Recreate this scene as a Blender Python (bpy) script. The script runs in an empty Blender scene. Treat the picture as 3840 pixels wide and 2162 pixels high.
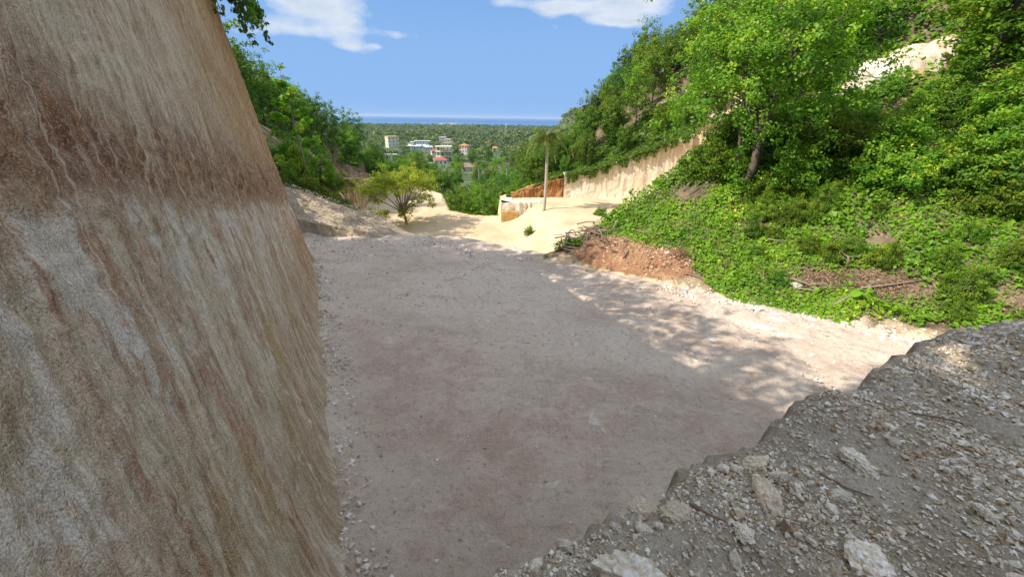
import bpy, math, random
import numpy as np
from mathutils import Vector, Matrix

rad = math.radians
SC = bpy.context.scene
COL = SC.collection

# ------------------------------------------------------------------ camera
cam_d = bpy.data.cameras.new('camera')
cam_d.sensor_width = 36.0
cam_d.lens = 400.0 / 1024.0 * 36.0
cam_d.clip_start = 0.05
cam_d.clip_end = 120000.0
cam = bpy.data.objects.new('camera', cam_d)
COL.objects.link(cam)
cam.matrix_world = Matrix.Rotation(rad(90 - 23.1), 4, 'X') @ Matrix.Rotation(rad(0.95), 4, 'Z')
SC.camera = cam

# ------------------------------------------------------------------ sky + sun
SUN_AZ, SUN_EL = -104.0, 44.0          # azimuth measured from +Y towards +X
world = bpy.data.worlds.new('World')
SC.world = world
world.use_nodes = True
wt = world.node_tree
wt.nodes.clear()


def wn(kind, **kw):
    n = wt.nodes.new(kind)
    for k, v in kw.items():
        setattr(n, k, v)
    return n


def wmath(op, a, b=None, c=None, clamp=False):
    n = wn('ShaderNodeMath', operation=op, use_clamp=clamp)
    for i, v in enumerate((a, b, c)):
        if v is None:
            continue
        if isinstance(v, (int, float)):
            n.inputs[i].default_value = v
        else:
            wt.links.new(v, n.inputs[i])
    return n.outputs[0]


sky = wn('ShaderNodeTexSky', sky_type='NISHITA', sun_disc=False)
sky.sun_elevation = rad(SUN_EL)
sky.sun_rotation = rad(SUN_AZ)
sky.altitude = 60.0
sky.air_density = 0.68
sky.dust_density = 0.0
sky.ozone_density = 7.0
bg_sky = wn('ShaderNodeBackground')
bg_sky.inputs['Strength'].default_value = 0.15
# hazy tropical air: the sky levels off towards the horizon instead of glaring white
SKY_CAP = (1.12, 2.02, 3.60)
ssep = wn('ShaderNodeSeparateColor')
wt.links.new(sky.outputs[0], ssep.inputs[0])
scmb = wn('ShaderNodeCombineColor')
for i_, cap in enumerate(SKY_CAP):
    k_ = wmath('POWER', wmath('DIVIDE', ssep.outputs[i_], cap), 5.0)
    wt.links.new(wmath('DIVIDE', ssep.outputs[i_], wmath('POWER', wmath('ADD', k_, 1.0), 1.0 / 5.0)), scmb.inputs[i_])
wt.links.new(scmb.outputs[0], bg_sky.inputs['Color'])
tc = wn('ShaderNodeTexCoord')
sep = wn('ShaderNodeSeparateXYZ')
wt.links.new(tc.outputs['Generated'], sep.inputs[0])
az = wmath('MULTIPLY', wmath('ARCTAN2', sep.outputs[0], sep.outputs[1]), 57.2958)
el = wmath('MULTIPLY', wmath('ARCSINE', sep.outputs[2]), 57.2958)
comb = wn('ShaderNodeCombineXYZ')
wt.links.new(wmath('MULTIPLY', az, 0.055), comb.inputs[0])
wt.links.new(wmath('MULTIPLY', el, 0.115), comb.inputs[1])


def wnoise(vec, scale, detail, rough, off):
    mp = wn('ShaderNodeVectorMath', operation='ADD')
    wt.links.new(vec, mp.inputs[0])
    mp.inputs[1].default_value = (off, off * 0.7, off * 1.3)
    n = wn('ShaderNodeTexNoise')
    n.inputs['Scale'].default_value = scale
    n.inputs['Detail'].default_value = detail
    n.inputs['Roughness'].default_value = rough
    wt.links.new(mp.outputs[0], n.inputs['Vector'])
    return n.outputs['Fac']


cov = wnoise(comb.outputs[0], 0.8, 2.0, 0.5, 3.1)
fine = wnoise(comb.outputs[0], 2.6, 7.0, 0.55, 11.7)
wisp = wnoise(comb.outputs[0], 5.5, 5.0, 0.6, 23.0)
# the cumulus banks hanging over the valley: centre az, el, half widths in degrees, amount
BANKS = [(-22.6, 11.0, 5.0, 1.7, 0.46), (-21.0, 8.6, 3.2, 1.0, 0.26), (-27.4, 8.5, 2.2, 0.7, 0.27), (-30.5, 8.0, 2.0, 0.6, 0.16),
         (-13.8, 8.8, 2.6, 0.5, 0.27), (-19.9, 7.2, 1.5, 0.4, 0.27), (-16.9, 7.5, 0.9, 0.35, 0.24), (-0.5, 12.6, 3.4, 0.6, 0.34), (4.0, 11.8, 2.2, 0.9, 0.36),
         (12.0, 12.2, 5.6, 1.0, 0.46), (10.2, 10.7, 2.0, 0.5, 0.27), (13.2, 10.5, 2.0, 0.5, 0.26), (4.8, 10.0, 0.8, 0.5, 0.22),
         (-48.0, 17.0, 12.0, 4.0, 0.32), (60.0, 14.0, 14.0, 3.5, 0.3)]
acc = None
for (ca, ce, wa, we, amt) in BANKS:
    da = wmath('DIVIDE', wmath('SUBTRACT', az, ca), wa)
    de = wmath('DIVIDE', wmath('SUBTRACT', el, ce), we)
    r2 = wmath('ADD', wmath('MULTIPLY', da, da), wmath('MULTIPLY', de, de))
    g = wmath('MULTIPLY', wmath('EXPONENT', wmath('MULTIPLY', r2, -0.8)), amt)
    acc = g if acc is None else wmath('ADD', acc, g)
high = wmath('MULTIPLY', wmath('MULTIPLY_ADD', cov, 1.6, -0.38), wmath('MULTIPLY_ADD', el, 0.05, -0.80, clamp=True))  # added cloud cover overhead, out of view, lifts the ambient light
dens = wmath('ADD', wmath('ADD', acc, wmath('MULTIPLY', high, 0.9)), wmath('MULTIPLY', wmath('SUBTRACT', fine, 0.5), 0.9))
mask = wmath('MULTIPLY', wmath('SUBTRACT', dens, 0.17), 4.5, clamp=True)
mask = wmath('MULTIPLY', mask, 0.9)
shade = wmath('ADD', wmath('MULTIPLY', wmath('SUBTRACT', dens, 0.24), -1.6), wmath('MULTIPLY', wmath('SUBTRACT', wisp, 0.5), 1.1))
cl = wmath('MULTIPLY_ADD', shade, 0.8, 0.78, clamp=True)
ccol = wn('ShaderNodeMix', data_type='RGBA')
ccol.inputs['A'].default_value = (0.44, 0.55, 0.70, 1)
ccol.inputs['B'].default_value = (0.84, 0.87, 0.90, 1)
wt.links.new(cl, ccol.inputs['Factor'])
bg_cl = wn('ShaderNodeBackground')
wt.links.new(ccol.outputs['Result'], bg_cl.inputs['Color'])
# unseen overhead clouds made brighter to fill the shade, low ones hazed dimmer
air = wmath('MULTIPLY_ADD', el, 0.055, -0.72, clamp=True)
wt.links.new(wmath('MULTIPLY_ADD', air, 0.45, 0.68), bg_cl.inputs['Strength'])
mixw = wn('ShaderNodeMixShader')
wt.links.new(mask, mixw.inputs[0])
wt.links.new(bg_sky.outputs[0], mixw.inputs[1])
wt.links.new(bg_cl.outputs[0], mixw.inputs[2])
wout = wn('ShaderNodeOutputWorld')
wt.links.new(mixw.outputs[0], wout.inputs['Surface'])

sun_d = bpy.data.lights.new('sun', 'SUN')
sun_d.energy = 4.1
sun_d.angle = rad(0.53)
sun_d.color = (1.0, 0.93, 0.82)
sun = bpy.data.objects.new('sun', sun_d)
COL.objects.link(sun)
sdir = Vector((math.sin(rad(SUN_AZ)) * math.cos(rad(SUN_EL)), math.cos(rad(SUN_AZ)) * math.cos(rad(SUN_EL)), math.sin(rad(SUN_EL))))
sun.rotation_euler = sdir.to_track_quat('Z', 'Y').to_euler()
sun.location = (0, 0, 60)

SC.view_settings.view_transform = 'Standard'
SC.view_settings.look = 'None'
SC.view_settings.gamma = 1.0
SC.view_settings.use_curve_mapping = False
SC.view_settings.exposure = 0.72
SC.cycles.max_bounces = 6
SC.cycles.diffuse_bounces = 3
SC.cycles.glossy_bounces = 2
SC.cycles.transmission_bounces = 3
SC.cycles.transparent_max_bounces = 4
SC.cycles.volume_bounces = 0

# ------------------------------------------------------------------ numpy noise
_rng = np.random.default_rng(7)
_perm = _rng.permutation(256).astype(np.int64)
_perm = np.concatenate([_perm, _perm, _perm])
_g = _rng.normal(size=(256, 3))
_g /= np.linalg.norm(_g, axis=1)[:, None]


def perlin(x, y, z=0.0):
    x, y, z = np.broadcast_arrays(np.asarray(x, float), np.asarray(y, float), np.asarray(z, float))
    xi, yi, zi = np.floor(x).astype(np.int64), np.floor(y).astype(np.int64), np.floor(z).astype(np.int64)
    xf, yf, zf = x - xi, y - yi, z - zi
    u, v, w = (t * t * t * (t * (t * 6 - 15) + 10) for t in (xf, yf, zf))
    xi &= 255
    yi &= 255
    zi &= 255
    res = 0.0
    for dx in (0, 1):
        for dy in (0, 1):
            for dz in (0, 1):
                g = _g[_perm[_perm[_perm[xi + dx] + yi + dy] + zi + dz]]
                d = g[..., 0] * (xf - dx) + g[..., 1] * (yf - dy) + g[..., 2] * (zf - dz)
                res = res + d * (u if dx else 1 - u) * (v if dy else 1 - v) * (w if dz else 1 - w)
    return res * 1.6


def fbm(x, y, z=0.0, octv=4, gain=0.5):
    a, s, tot = 1.0, 0.0, 0.0
    x, y, z = np.asarray(x, float), np.asarray(y, float), np.asarray(z, float)
    for i in range(octv):
        s = s + a * perlin(x + 17.3 * i, y - 9.1 * i, z + 4.7 * i)
        tot += a
        x, y, z = x * 2.03, y * 2.03, z * 2.03
        a *= gain
    return s / tot


def sm(a, b, x):
    t = np.clip((np.asarray(x, float) - a) / (b - a), 0, 1)
    return t * t * (3 - 2 * t)


def smax(a, b, k=0.6):
    h = np.clip(0.5 + 0.5 * (a - b) / k, 0, 1)
    return b * (1 - h) + a * h + k * h * (1 - h)


# ------------------------------------------------------------------ mesh + object helpers
def mesh_np(name, verts, faces, attrs=None, smooth=False):
    verts = np.ascontiguousarray(verts, dtype=np.float32)
    faces = np.ascontiguousarray(faces, dtype=np.int32)
    me = bpy.data.meshes.new(name)
    n, k = faces.shape
    me.vertices.add(len(verts))
    me.vertices.foreach_set('co', verts.ravel())
    me.loops.add(n * k)
    me.loops.foreach_set('vertex_index', faces.ravel())
    me.polygons.add(n)
    me.polygons.foreach_set('loop_start', np.arange(0, n * k, k, dtype=np.int32))
    me.polygons.foreach_set('loop_total', np.full(n, k, dtype=np.int32))
    me.polygons.foreach_set('use_smooth', np.full(n, smooth, dtype=bool))
    for an, av in (attrs or {}).items():
        av = np.ascontiguousarray(av, dtype=np.float32)
        if av.ndim == 1:
            at = me.attributes.new(an, 'FLOAT', 'POINT')
            at.data.foreach_set('value', av)
        else:
            at = me.attributes.new(an, 'FLOAT_VECTOR', 'POINT')
            at.data.foreach_set('vector', av.ravel())
    me.update(calc_edges=True)
    return me


def grid_faces(nx, ny):
    i = np.arange(nx * ny).reshape(ny, nx)
    return np.stack([i[:-1, :-1], i[:-1, 1:], i[1:, 1:], i[1:, :-1]], -1).reshape(-1, 4)


def link(name, me, mat=None, parent=None):
    o = bpy.data.objects.new(name, me)
    COL.objects.link(o)
    if mat is not None and me is not None and not me.materials:
        me.materials.append(mat)
    if parent is not None:
        o.parent = parent
    return o


def tag(o, label=None, cat=None, group=None, kind=None):
    for k, v in (('label', label), ('category', cat), ('group', group), ('kind', kind)):
        if v:
            o[k] = v
    return o


def thing(name, label, cat, loc=(0, 0, 0), rz=0.0, group=None, sc=1.0):
    o = bpy.data.objects.new(name, None)
    COL.objects.link(o)
    o.empty_display_size = 0.2
    o.location = loc
    o.rotation_euler = (0, 0, rz)
    o.scale = (sc, sc, sc) if np.isscalar(sc) else sc
    return tag(o, label, cat, group)


class MB:
    """collects boxes, prisms and tubes into one mesh"""

    def __init__(self):
        self.v, self.f = [], []

    def add(self, vs, fs):
        b = len(self.v)
        self.v += [tuple(p) for p in vs]
        self.f += [tuple(i + b for i in f) for f in fs]
        return self

    def box(self, x0, x1, y0, y1, z0, z1):
        vs = [(x0, y0, z0), (x1, y0, z0), (x1, y1, z0), (x0, y1, z0), (x0, y0, z1), (x1, y0, z1), (x1, y1, z1), (x0, y1, z1)]
        return self.add(vs, [(3, 2, 1, 0), (4, 5, 6, 7), (0, 1, 5, 4), (1, 2, 6, 5), (2, 3, 7, 6), (3, 0, 4, 7)])

    def tube(self, pts, rads, k=6, cap=True):
        pts = [Vector(p) for p in pts]
        n = len(pts)
        rings = []
        ref = Vector((0.3, 0.9, 0.31)).normalized()
        for i, p in enumerate(pts):
            d = (pts[min(i + 1, n - 1)] - pts[max(i - 1, 0)])
            d = d.normalized() if d.length > 1e-6 else Vector((0, 0, 1))
            a = d.cross(ref)
            if a.length < 0.05:
                a = d.cross(Vector((1, 0, 0)))
            a.normalize()
            b = d.cross(a)
            rings.append([p + (a * math.cos(t) + b * math.sin(t)) * rads[i] for t in [2 * math.pi * j / k for j in range(k)]])
        vs = [q for r in rings for q in r]
        fs = [(i * k + j, i * k + (j + 1) % k, (i + 1) * k + (j + 1) % k, (i + 1) * k + j) for i in range(n - 1) for j in range(k)]
        if cap:
            fs.append(tuple(range((n - 1) * k, n * k)))
            fs.append(tuple(range(k - 1, -1, -1)))
        return self.add(vs, fs)

    def mesh(self, name, smooth=False):
        me = bpy.data.meshes.new(name)
        me.from_pydata(self.v, [], self.f)
        if smooth:
            me.polygons.foreach_set('use_smooth', np.ones(len(me.polygons), dtype=bool))
        me.update()
        return me

    def build(self, name, mat, parent=None, smooth=False):
        return link(name, self.mesh(name, smooth), mat, parent)
# ------------------------------------------------------------------ materials
class Mat:
    def __init__(self, name, rough=0.9, spec=0.2):
        self.m = bpy.data.materials.new(name)
        self.m.use_nodes = True
        self.t = self.m.node_tree
        self.b = self.t.nodes['Principled BSDF']
        self.b.inputs['Roughness'].default_value = rough
        self.b.inputs['Specular IOR Level'].default_value = spec
        self.out = self.t.nodes['Material Output']

    def n(self, kind, **kw):
        x = self.t.nodes.new(kind)
        for k, v in kw.items():
            setattr(x, k, v)
        return x

    def put(self, v, sock):
        if isinstance(v, (int, float)):
            sock.default_value = v
        elif isinstance(v, (tuple, list)):
            sock.default_value = (*v, 1) if len(v) == 3 and len(sock.default_value) == 4 else v
        else:
            self.t.links.new(v, sock)

    def math(self, op, a, b=None, c=None, clamp=False):
        x = self.n('ShaderNodeMath', operation=op, use_clamp=clamp)
        for i, v in enumerate((a, b, c)):
            if v is not None:
                self.put(v, x.inputs[i])
        return x.outputs[0]

    def obj(self):
        return self.n('ShaderNodeTexCoord').outputs['Object']

    def pos(self):
        return self.n('ShaderNodeNewGeometry').outputs['Position']

    def attr(self, name, vec=False):
        x = self.n('ShaderNodeAttribute', attribute_name=name)
        return x.outputs['Vector'] if vec else x.outputs['Fac']

    def scale(self, vec, s, off=(0, 0, 0)):
        x = self.n('ShaderNodeMapping')
        self.put(vec, x.inputs['Vector'])
        x.inputs['Scale'].default_value = s if isinstance(s, tuple) else (s, s, s)
        x.inputs['Location'].default_value = off
        return x.outputs[0]

    def noise(self, vec, scale, detail=4, rough=0.55, dist=0.0):
        x = self.n('ShaderNodeTexNoise')
        self.put(vec, x.inputs['Vector'])
        x.inputs['Scale'].default_value = scale
        x.inputs['Detail'].default_value = detail
        x.inputs['Roughness'].default_value = rough
        x.inputs['Distortion'].default_value = dist
        return x.outputs['Fac']

    def voro(self, vec, scale, feature='F1'):
        x = self.n('ShaderNodeTexVoronoi', feature=feature)
        self.put(vec, x.inputs['Vector'])
        x.inputs['Scale'].default_value = scale
        return x

    def step(self, v, a, b):
        x = self.n('ShaderNodeMapRange', interpolation_type='SMOOTHSTEP')
        self.put(v, x.inputs['Value'])
        x.inputs['From Min'].default_value = a
        x.inputs['From Max'].default_value = b
        return x.outputs['Result']

    def mix(self, fac, a, b, mode='MIX'):
        x = self.n('ShaderNodeMix', data_type='RGBA', blend_type=mode)
        self.put(fac, x.inputs['Factor'])
        self.put(a, x.inputs['A'])
        self.put(b, x.inputs['B'])
        return x.outputs['Result']

    def bump(self, h, strength=0.5, dist=0.05, prev=None):
        x = self.n('ShaderNodeBump')
        x.inputs['Strength'].default_value = strength
        x.inputs['Distance'].default_value = dist
        self.put(h, x.inputs['Height'])
        if prev is not None:
            self.put(prev, x.inputs['Normal'])
        return x.outputs[0]

    def done(self, col=None, normal=None):
        if col is not None:
            self.put(col, self.b.inputs['Base Color'])
        if normal is not None:
            self.put(normal, self.b.inputs['Normal'])
        return self.m


def simple(name, col, rough=0.85, var=0.15, scale=3.0, bump=0.0, spec=0.2):
    M = Mat(name, rough, spec)
    p = M.obj()
    f = M.noise(p, scale, 5, 0.6)
    c = M.mix(f, tuple(x * (1 - var) for x in col), tuple(min(1, x * (1 + var)) for x in col))
    nm = M.bump(M.noise(p, scale * 4, 4, 0.6), 0.4, bump) if bump else None
    return M.done(c, nm)


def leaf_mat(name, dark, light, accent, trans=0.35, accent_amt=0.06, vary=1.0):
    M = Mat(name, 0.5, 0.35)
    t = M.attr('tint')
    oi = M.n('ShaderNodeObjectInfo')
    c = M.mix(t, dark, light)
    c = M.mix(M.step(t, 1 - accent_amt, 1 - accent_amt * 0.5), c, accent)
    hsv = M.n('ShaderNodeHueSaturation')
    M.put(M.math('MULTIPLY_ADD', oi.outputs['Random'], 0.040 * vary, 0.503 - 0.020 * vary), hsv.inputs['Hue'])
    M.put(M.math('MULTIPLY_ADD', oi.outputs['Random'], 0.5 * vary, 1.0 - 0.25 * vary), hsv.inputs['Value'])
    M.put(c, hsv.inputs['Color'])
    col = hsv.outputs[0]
    M.put(col, M.b.inputs['Base Color'])
    tr = M.n('ShaderNodeBsdfTranslucent')
    bright = M.mix(1.0, col, (1.25, 1.35, 0.7), 'MULTIPLY')
    M.put(bright, tr.inputs['Color'])
    ms = M.n('ShaderNodeMixShader')
    ms.inputs[0].default_value = trans
    M.t.links.new(M.b.outputs[0], ms.inputs[1])
    M.t.links.new(tr.outputs[0], ms.inputs[2])
    M.t.links.new(ms.outputs[0], M.out.inputs['Surface'])
    return M.m


# --- freshly cut marl wall: strata dip along the wall, bucket marks run down it
def wall_material():
    M = Mat('cut_marl', 0.93, 0.12)
    uv = M.attr('suv', True)                        # (metres along, strata height, groove depth)
    se = M.n('ShaderNodeSeparateXYZ')
    M.put(uv, se.inputs[0])
    s_, hb, gr = se.outputs
    q = M.pos()

    def uvn(sx, sy, off, detail, rough, dist=0.0):
        return M.noise(M.scale(uv, (sx, sy, 0.0), (*off, 0)), 1.0, detail, rough, dist)

    streak = uvn(5.0, 0.8, (0, 0), 9, 0.74)
    streakf = uvn(15.0, 2.4, (4, 9), 7, 0.72)
    blot = uvn(1.1, 0.7, (3, 1), 6, 0.62, 0.6)
    blot2 = uvn(2.4, 1.3, (13, 7), 8, 0.70, 0.5)
    big = uvn(0.33, 0.40, (5, 2), 4, 0.55, 0.3)
    grain = M.noise(q, 30.0, 6, 0.75)
    speck = M.noise(q, 85.0, 4, 0.75)
    hw = M.math('ADD', hb, M.math('MULTIPLY_ADD', blot, 0.8, -0.40))
    hw = M.math('ADD', hw, M.math('MULTIPLY_ADD', streak, 0.45, -0.225))
    pale = M.mix(M.step(streak, 0.36, 0.60), (0.60, 0.51, 0.39), (0.95, 0.90, 0.80))
    ochre = M.mix(M.step(streakf, 0.30, 0.68), (0.38, 0.225, 0.09), (0.76, 0.53, 0.28))
    red = M.mix(M.step(streakf, 0.30, 0.70), (0.21, 0.095, 0.062), (0.47, 0.265, 0.185))
    brown = M.mix(M.step(streakf, 0.30, 0.70), (0.33, 0.20, 0.11), (0.62, 0.43, 0.28))
    pink = M.mix(M.step(streakf, 0.30, 0.70), (0.50, 0.29, 0.21), (0.78, 0.58, 0.46))
    col = pale
    # tan wash in broad patches
    col = M.mix(M.math('MULTIPLY', M.step(big, 0.48, 0.66), 0.45), col, brown)
    # ochre wash towards the far end and the top
    far = M.step(M.math('ADD', s_, M.math('MULTIPLY', hb, 0.8)), 1.5, 9.5)
    col = M.mix(M.math('MULTIPLY', far, M.step(M.math('MULTIPLY_ADD', streak, 0.5, M.math('MULTIPLY', big, 0.5)), 0.30, 0.54)), col, ochre)
    # dark red band, its lower side browner
    lo = M.math('MULTIPLY_ADD', s_, -0.036, -0.22)
    dlo = M.math('SUBTRACT', hw, lo)
    band = M.math('MULTIPLY', M.step(dlo, -0.35, 0.25), M.step(hw, 1.05, 0.20))
    rb = M.mix(M.step(blot, 0.40, 0.60), red, brown)
    col = M.mix(M.math('MULTIPLY', band, M.step(blot2, 0.16, 0.52)), col, rb)
    # thin rusty lenses
    col = M.mix(M.math('MULTIPLY', M.math('MULTIPLY', M.step(blot2, 0.575, 0.68), 0.85), M.step(M.math('ABSOLUTE', hw), 2.6, 0.4)), col, (0.47, 0.22, 0.09))
    under = M.math('MULTIPLY', M.step(dlo, 0.15, -0.35), M.step(hw, -6.0, -3.0))
    col = M.mix(M.math('MULTIPLY', under, M.step(uvn(1.6, 0.45, (21, 3), 6, 0.66, 0.3), 0.47, 0.62)), col, pink)
    col = M.mix(M.math('MULTIPLY', M.step(dlo, 0.3, -0.3), M.step(uvn(3.0, 0.40, (31, 7), 7, 0.68, 0.4), 0.55, 0.66)), col, (0.46, 0.235, 0.16))
    # yellow stains
    col = M.mix(M.math('MULTIPLY', M.math('MULTIPLY', under, 0.8), M.step(uvn(0.75, 0.6, (9, 31), 5, 0.62, 0.4), 0.53, 0.66)), col, (0.58, 0.43, 0.18))
    # olive-tan patches low down
    col = M.mix(M.math('MULTIPLY', M.step(hb, -1.6, -4.0), M.step(uvn(0.8, 0.5, (2, 17), 6, 0.65, 0.3), 0.42, 0.60)), col, M.mix(M.step(streakf, 0.32, 0.68), (0.38, 0.30, 0.19), (0.68, 0.58, 0.43)))
    # chalk-white smears, thickest just under the band
    wn_ = M.math('MULTIPLY_ADD', streak, 0.40, M.math('MULTIPLY', blot2, 0.60))
    near = M.step(dlo, -2.0, -0.2)
    wh = M.math('MULTIPLY', M.step(M.math('ADD', wn_, M.math('MULTIPLY_ADD', near, 0.070, -0.025)), 0.52, 0.59), M.step(dlo, 0.10, -0.15))
    col = M.mix(M.math('MULTIPLY', wh, 0.95), col, (0.93, 0.92, 0.90))
    # every crumb its own shade: small chips and larger clods
    def chips(scale, sy, off):
        v = M.voro(M.scale(uv, (scale, scale * sy, 0.0), off), 1.0)
        sc = M.n('ShaderNodeSeparateColor')
        M.put(v.outputs['Color'], sc.inputs[0])
        return sc.outputs[0], v.outputs['Distance']

    c1, d1 = chips(19.0, 0.5, (3, 5, 0))
    c2, d2 = chips(95.0, 0.85, (1, 2, 0))
    dark = M.mix(0.62, col, (0.16, 0.10, 0.055))
    lite = M.mix(0.66, col, (0.95, 0.91, 0.83))
    col = M.mix(M.math('MULTIPLY', M.step(c1, 0.45, 0.0), 0.22), col, dark)
    col = M.mix(M.math('MULTIPLY', M.step(c1, 0.65, 1.0), 0.22), col, lite)
    col = M.mix(M.math('MULTIPLY', M.step(c2, 0.45, 0.0), 0.50), col, dark)
    col = M.mix(M.math('MULTIPLY', M.step(c2, 0.62, 1.0), 0.48), col, lite)
    col = M.mix(M.math('MULTIPLY', M.step(gr, 0.10, 0.8), 0.18), col, lite)
    col = M.mix(M.math('MULTIPLY', M.step(grain, 0.45, 0.30), 0.75), col, dark)
    col = M.mix(M.math('MULTIPLY', M.step(grain, 0.55, 0.70), 0.5), col, lite)
    col = M.mix(M.math('MULTIPLY', M.step(speck, 0.44, 0.32), 0.6), col, dark)
    # narrow dark and pale scrape lines
    scr = uvn(30.0, 0.9, (8, 3), 5, 0.62)
    scr2 = uvn(11.0, 0.45, (2, 13), 5, 0.62)
    col = M.mix(M.math('MULTIPLY', M.step(scr, 0.44, 0.30), 0.6), col, dark)
    col = M.mix(M.math('MULTIPLY', M.step(scr, 0.56, 0.70), 0.6), col, lite)
    col = M.mix(M.math('MULTIPLY', M.step(scr2, 0.45, 0.33), 0.5), col, dark)
    col = M.mix(M.math('MULTIPLY', M.step(scr2, 0.53, 0.64), 0.8), col, lite)
    col = M.mix(1.0, col, (1.14, 1.03, 0.88), 'MULTIPLY')
    h1 = M.math('ADD', M.math('MULTIPLY', streakf, 0.5), M.math('MULTIPLY', grain, 0.8))
    nm = M.bump(h1, 0.9, 0.05)
    nm = M.bump(scr, 0.8, 0.03, nm)
    nm = M.bump(scr2, 0.6, 0.06, nm)
    nm = M.bump(M.math('SUBTRACT', c1, d1), 0.4, 0.02, nm)
    nm = M.bump(M.math('SUBTRACT', c2, d2), 0.8, 0.014, nm)
    return M.done(col, nm)


def pad_material():
    M = Mat('pad_marl', 0.95, 0.1)
    p = M.pos()
    a = M.noise(p, 0.30, 5, 0.62, 0.5)
    b = M.noise(p, 1.5, 7, 0.68, 0.5)
    c = M.noise(p, 8.0, 7, 0.74)
    d = M.noise(p, 42.0, 5, 0.75)
    v = M.voro(p, 22.0)
    col = M.mix(M.step(a, 0.34, 0.64), (0.53, 0.40, 0.31), (0.72, 0.59, 0.47))
    col = M.mix(M.math('MULTIPLY', M.step(b, 0.44, 0.62), 0.8), col, (0.66, 0.535, 0.43))
    col = M.mix(M.math('MULTIPLY', M.step(M.noise(M.scale(p, 1.0, (7, 3, 0)), 0.9, 6, 0.66, 0.6), 0.54, 0.66), 0.6), col, (0.50, 0.345, 0.265))
    col = M.mix(M.math('MULTIPLY', M.step(M.noise(p, 0.75, 6, 0.62, 1.0), 0.625, 0.70), 0.75), col, (0.84, 0.80, 0.74))
    col = M.mix(M.math('MULTIPLY', M.step(c, 0.49, 0.34), 0.6), col, (0.36, 0.265, 0.195))
    col = M.mix(M.math('MULTIPLY', M.step(c, 0.55, 0.68), 0.5), col, (0.78, 0.70, 0.60))
    col = M.mix(M.math('MULTIPLY', M.step(d, 0.56, 0.68), 0.6), col, (0.82, 0.76, 0.67))
    col = M.mix(M.math('MULTIPLY', M.step(d, 0.43, 0.32), 0.7), col, (0.25, 0.18, 0.13))
    # tracked-machine marks: short parallel lug prints in two directions, only here and there
    w1 = M.n('ShaderNodeTexWave', wave_type='BANDS', bands_direction='X', wave_profile='SIN')
    M.put(M.scale(p, (1, 1, 1)), w1.inputs['Vector'])
    mp = M.n('ShaderNodeMapping')
    M.put(p, mp.inputs['Vector'])
    mp.inputs['Rotation'].default_value = (0, 0, rad(62))
    M.put(mp.outputs[0], w1.inputs['Vector'])
    w1.inputs['Scale'].default_value = 1.8
    w1.inputs['Distortion'].default_value = 2.2
    w1.inputs['Detail'].default_value = 3
    w1.inputs['Detail Scale'].default_value = 1.5
    trk = M.math('MULTIPLY', w1.outputs['Fac'], M.step(M.noise(p, 0.5, 3, 0.5, 0.5), 0.46, 0.62))
    nm = M.bump(trk, 0.35, 0.03)
    nm = M.bump(c, 0.8, 0.06, nm)
    nm = M.bump(M.math('SUBTRACT', d, M.math('MULTIPLY', v.outputs['Distance'], 0.5)), 0.9, 0.022, nm)
    return M.done(col, nm)


def terrain_material():
    """zone: 0 brown hill soil, 1 bright quarried sand"""
    M = Mat('terrain_soil', 0.95, 0.1)
    p = M.pos()
    z = M.attr('sand')
    a = M.noise(p, 0.25, 5, 0.6, 0.4)
    b = M.noise(p, 1.3, 6, 0.65)
    c = M.noise(p, 7.0, 5, 0.7)
    sand = M.mix(M.step(a, 0.35, 0.65), (0.54, 0.40, 0.245), (0.64, 0.50, 0.33))
    sand = M.mix(M.math('MULTIPLY', M.step(b, 0.56, 0.72), 0.5), sand, (0.55, 0.36, 0.21))
    sand = M.mix(M.math('MULTIPLY', M.step(c, 0.40, 0.26), 0.45), sand, (0.36, 0.25, 0.15))
    soil = M.mix(M.step(b, 0.35, 0.7), (0.10, 0.075, 0.045), (0.26, 0.19, 0.12))
    soil = M.mix(M.step(c, 0.55, 0.7), soil, (0.38, 0.31, 0.22))
    col = M.mix(M.step(M.math('ADD', z, M.math('MULTIPLY_ADD', b, 0.5, -0.25)), 0.35, 0.65), soil, sand)
    nm = M.bump(b, 0.6, 0.2)
    nm = M.bump(c, 0.7, 0.06, nm)
    return M.done(col, nm)


def mound_material():
    M = Mat('mound_gravel', 0.95, 0.1)
    p = M.pos()
    a = M.noise(p, 1.6, 6, 0.65, 0.4)
    c = M.noise(p, 13.0, 6, 0.72)
    d = M.noise(p, 60.0, 5, 0.75)
    e = M.noise(p, 170.0, 3, 0.7)
    col = M.mix(M.step(a, 0.35, 0.62), (0.48, 0.385, 0.265), (0.69, 0.595, 0.465))
    col = M.mix(M.math('MULTIPLY', M.step(a, 0.53, 0.66), 0.7), col, (0.44, 0.32, 0.18))
    col = M.mix(M.math('MULTIPLY', M.step(c, 0.46, 0.30), 0.6), col, (0.36, 0.27, 0.17))
    col = M.mix(M.math('MULTIPLY', M.step(d, 0.52, 0.66), 0.75), col, (0.86, 0.82, 0.76))
    col = M.mix(M.math('MULTIPLY', M.step(d, 0.46, 0.32), 0.6), col, (0.28, 0.20, 0.13))
    col = M.mix(M.math('MULTIPLY', M.step(e, 0.60, 0.72), 0.6), col, (0.80, 0.76, 0.70))
    nm = M.bump(c, 0.8, 0.05)
    nm = M.bump(d, 1.0, 0.025, nm)
    nm = M.bump(e, 0.8, 0.006, nm)
    return M.done(col, nm)


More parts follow.
